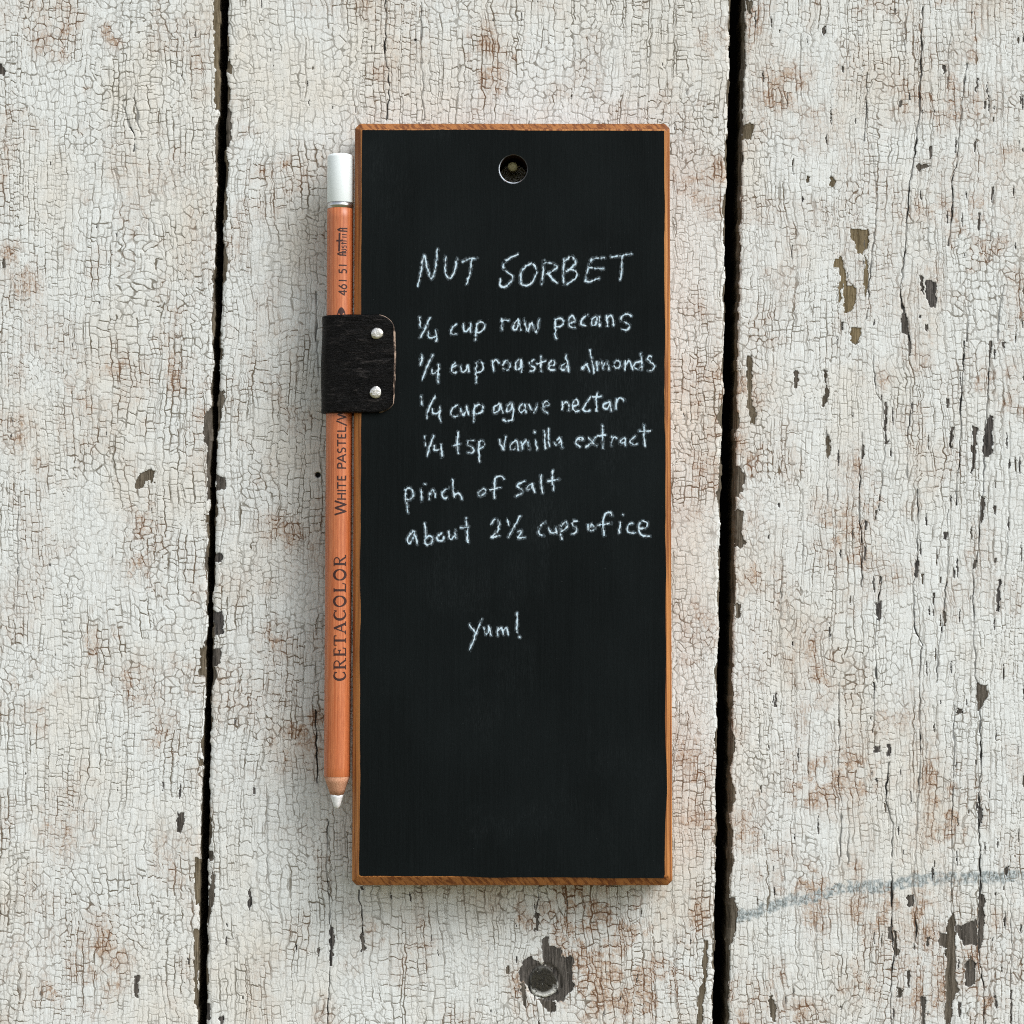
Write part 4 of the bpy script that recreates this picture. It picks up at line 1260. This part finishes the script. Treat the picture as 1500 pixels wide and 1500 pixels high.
K = 0.165
SAN = {
    'W': [([(.0, 1), (.25, 0), (.5, .95), (.75, 0), (1, 1)], K)], 'H': [([(.1, 0), (.1, 1)], K), ([(.9, 0), (.9, 1)], K), ([(.1, .5), (.9, .5)], K)], 'I': [([(.5, 0), (.5, 1)], K)],
    'T': [([(.5, 0), (.5, .95)], K), ([(.0, .95), (1, .95)], K)], 'E': [([(.9, .06), (.12, .06), (.12, .94), (.85, .94)], K), ([(.12, .5), (.75, .5)], K)],
    'P': [([(.12, 0), (.12, .95), (.55, .95)] + arc(.55, .72, .35, .23, 85, -85, 12) + [(.12, .48)], K)], 'A': [([(.0, 0), (.5, 1), (1, 0)], K), ([(.2, .33), (.8, .33)], K)],
    'S': [(arc(.5, .73, .36, .22, 40, 260, 14) + arc(.5, .27, .38, .22, 90, -140, 14), K)], 'L': [([(.12, 1), (.12, .06), (.9, .06)], K)], '/': [([(.1, -.1), (.9, 1.1)], K)],
    '4': [([(.7, 0), (.7, 1), (.05, .3), (1, .3)], K)], '6': [([(.72, 1), (.2, .5)], K), (arc(.5, .32, .38, .3, 0, 360, 22), K)], '1': [([(.5, 0), (.5, 1)], K)],
    '5': [([(.85, .94), (.3, .94), (.22, .56)] + arc(.45, .31, .38, .28, 115, -140, 16), K)],
}
pr = Print()
pr.glyph(SAN['W'], 754.5, 20.0, 507.6, 16.0)
for ch, ya, w in (('H', 732.5, 9.6), ('I', 721.2, 4.0), ('T', 716.6, 9.6), ('E', 704.6, 8.2), ('P', 687.4, 9.0), ('A', 678.0, 11.6), ('S', 665.0, 8.8), ('T', 655.0, 10.0), ('E', 643.4, 8.0), ('L', 633.6, 8.0), ('/', 625.0, 8.0), ('W', 616.0, 15.0)):
    pr.glyph(SAN[ch], ya, w, 507.9, 12.4)
pr.build('dark lettering reading WHITE PASTEL below the leather loop')

pr = Print()
for ch, ya, w in (('4', 434.8, 8.2), ('6', 426.0, 7.8), ('1', 415.4, 4.5), ('5', 403.6, 7.8), ('1', 393.2, 4.5)):
    pr.glyph(SAN[ch], ya, w, 509.0, 11.4)
pr.build('dark number reading 461 51')

pr = Print()                                           # stacked maker's mark: AustriA with its long cross bar
ax0 = axis_px(356)


def o_(x):
    return x - ax0


for ya in (376.0, 341.0):
    pr.ribbon([(ya + .2, o_(508.6)), (ya, o_(499.5)), (ya - 1.6, o_(496.0)), (ya - 3.2, o_(499.5)), (ya - 3.4, o_(508.6))] if ya > 350 else [(ya + .2, o_(510)), (ya, o_(500)), (ya - 1.8, o_(496.0)), (ya - 3.6, o_(500)), (ya - 3.8, o_(510))], 2.03)
    pr.ribbon([(ya, o_(503.5)), (ya - 3.4, o_(503.5))], 1.49)
pr.ribbon([(371.0, o_(498.2)), (344.0, o_(498.8))], 2.56)
pr.ribbon([(355.2, o_(494.2)), (355.2, o_(502.6))], 2.56)
for ch, ya in (('u', 370.6), ('s', 365.4), ('t', 360.4), ('r', 355.4), ('i', 349.8), ('i', 346.2)):
    if ch == 'u':
        pr.ribbon([(ya, o_(501.8)), (ya, o_(507.6)), (ya - 1.5, o_(508.6)), (ya - 3.0, o_(507.6)), (ya - 3.0, o_(501.8))], 1.42)
    elif ch == 's':
        pr.ribbon([(ya - 3.0, o_(502.4)), (ya - .3, o_(502.6)), (ya - .4, o_(504.8)), (ya - 2.8, o_(505.6)), (ya - 2.8, o_(508.2)), (ya, o_(508.4))], 1.35)
    elif ch == 't':
        pr.ribbon([(ya - 1.5, o_(500.8)), (ya - 1.5, o_(508.8))], 1.42); pr.ribbon([(ya, o_(503)), (ya - 3, o_(503))], 1.22)
    elif ch == 'r':
        pr.ribbon([(ya, o_(502.2)), (ya, o_(508.8))], 1.42); pr.ribbon([(ya, o_(504)), (ya - 1.2, o_(502.4)), (ya - 3, o_(502.6))], 1.28)
    else:
        pr.ribbon([(ya, o_(502.2)), (ya, o_(508.8))], 1.42)
pr.build('small dark maker mark with a cross bar near the cap')

pr = Print()                                           # pointed dark oval, half under the loop
cyo, cxo = 464.5, 501.3 - axis_px(464)
n = 20
ctr = len(pr.V)
pr.V.append(pr.p3(cyo, cxo))
for k in range(n):
    a = 2 * math.pi * k / n
    pr.V.append(pr.p3(cyo - 12.5 * math.cos(a), cxo + 6.0 * math.copysign(abs(math.sin(a)) ** 1.2, math.sin(a))))
for k in range(n):
    pr.F.append((ctr, ctr + 1 + k, ctr + 1 + (k + 1) % n))
pr.build('dark pointed oval mark at the upper edge of the leather loop')

# ------------------------------------------------------------------ leather loop riveted to the board
LT = 1.25                                        # leather thickness, mm
prof = []                                        # (x mm-in-px at the board's face, height mm, arc) bottom line of the leather
y_m = 533.0
axp = pen_axis(y_m)
rp = PR * 1e3 + 0.05
# work in metres: x, h
top_h = T + 0.12
px_right = pt(579.5, y_m, T).x * 1e3
edge_xm = pt(519, y_m, T).x * 1e3
cx_, ch_ = axp.x * 1e3, PH
path = []
for k in range(26):
    path.append((px_right + (edge_xm - 1.0 - px_right) * k / 25, top_h))
# over the pencil, round its left side, back to the board's side
for k in range(1, 34):
    a = math.radians(72 + (300 - 72) * k / 33)
    path.append((cx_ + (rp) * math.cos(a), ch_ + (rp) * math.sin(a)))
path.append((edge_xm - 1.3, ch_ - rp - 0.2))
path.append((edge_xm - 0.2, ch_ - rp - 0.4))
path = np.array(path)
# bridge between board edge and pencil: keep the outer line smooth
for it in range(6):
    s_ = path.copy()
    s_[22:34] = 0.25 * path[21:33] + 0.5 * path[22:34] + 0.25 * path[23:35]
    path = s_
tang = np.gradient(path, axis=0); tang /= np.linalg.norm(tang, axis=1)[:, None]
norm = np.stack([tang[:, 1], -tang[:, 0]], 1)     # pointing outward (away from the pencil)
if norm[5, 1] < 0:
    norm = -norm
NV = 60
ns = len(path)
outerP = np.zeros((NV, ns, 3)); innerP = np.zeros((NV, ns, 3))
for i in range(ns):
    x_mm = path[i, 0]
    fx = 579.5 - i * (579.5 - 519.0) / 25 if i < 26 else 500
    # rounded right corners (px)
    d_end = max(0.0, 579.5 - fx)
    yt, yb_ = 460.5 + (0.0 if i > 26 else (fx - 519) * 0.0), 605.5
    rc = 26.0
    if i < 26 and d_end < rc:
        q = rc - math.sqrt(max(0.0, rc * rc - (rc - d_end) ** 2))
        yt += q; yb_ -= q * 0.9
    zt = pt(0, yt, T).z; zb = pt(0, yb_, T).z
    for j in range(NV):
        v = j / (NV - 1)
        z = zt + (zb - zt) * v
        n1 = float(vn(np.array([i / 5.0]), np.array([j / 7.0]), 91)[0]) - 0.5
        ex = 0.0
        if i == 0:
            ex = 0.10 * math.sin(v * 3.1) + 0.35 * math.sin(v * 2.6 + 0.6) - 0.3 + 0.10 * n1
        if i >= 30:
            ex = -0.30 * (v - 0.35) + 0.12 * math.sin(v * 9)   # the loop sags a little to the left, further down
        wz = 0.12 * (float(vn(np.array([i / 6.0]), np.array([3.0 if j < NV / 2 else 9.0]), 92)[0]) - 0.5) * abs(2 * v - 1)
        inset = 0.22 if j in (0, NV - 1) else 0.0
        th = LT + 0.16 * n1 - inset
        ins_end = 0.45 * max(0.0, 1 - i / 1.2)
        innerP[j, i] = ((x_mm + ex) * 1e-3, -path[i, 1] * 1e-3, z + wz * 1e-3)
        zz = z + wz * 1e-3 + (-inset if j == 0 else (inset if j == NV - 1 else 0)) * 1e-3
        outerP[j, i] = ((x_mm + ex - ins_end + norm[i, 0] * th) * 1e-3, -(path[i, 1] + norm[i, 1] * th) * 1e-3, zz)
V = np.concatenate([outerP.reshape(-1, 3), innerP.reshape(-1, 3)])
N0 = NV * ns
Fc, mi = [], []
for j in range(NV - 1):
    for i in range(ns - 1):
        a = j * ns + i
        Fc.append((a, a + 1, a + ns + 1, a + ns)); mi.append(0)
        Fc.append((N0 + a, N0 + a + ns, N0 + a + ns + 1, N0 + a + 1)); mi.append(0)
for i in range(ns - 1):
    for j in (0, NV - 1):
        a = j * ns + i
        Fc.append((a, a + 1, N0 + a + 1, N0 + a)); mi.append(1 if i < 9 else 0)
for j in range(NV - 1):
    for i in (0, ns - 1):
        a = j * ns + i
        Fc.append((a, a + ns, N0 + a + ns, N0 + a)); mi.append(1)
me = raw_mesh('leather_loop', V, Fc, True)
bm = bmesh.new(); bm.from_mesh(me)
for f, k in zip(bm.faces, mi):
    f.material_index = k
    if k == 1:
        f.smooth = False
bmesh.ops.recalc_face_normals(bm, faces=bm.faces)
bm.to_mesh(me); bm.free()
loop = new_obj('leather_loop', me, [M_LEATHER, M_RAW], board)
for (rx, ry, sd_) in ((552.3, 488.6, 1), (550.2, 574.8, 5)):
    dome('rivet', rx, ry, T + 0.12 + LT - 0.02, 8.8, 0.55, M_RIVET, loop, seed=sd_, wob=0.04)

# place check: parents at the things' bases, children in wall coordinates
bpy.context.view_layer.update()
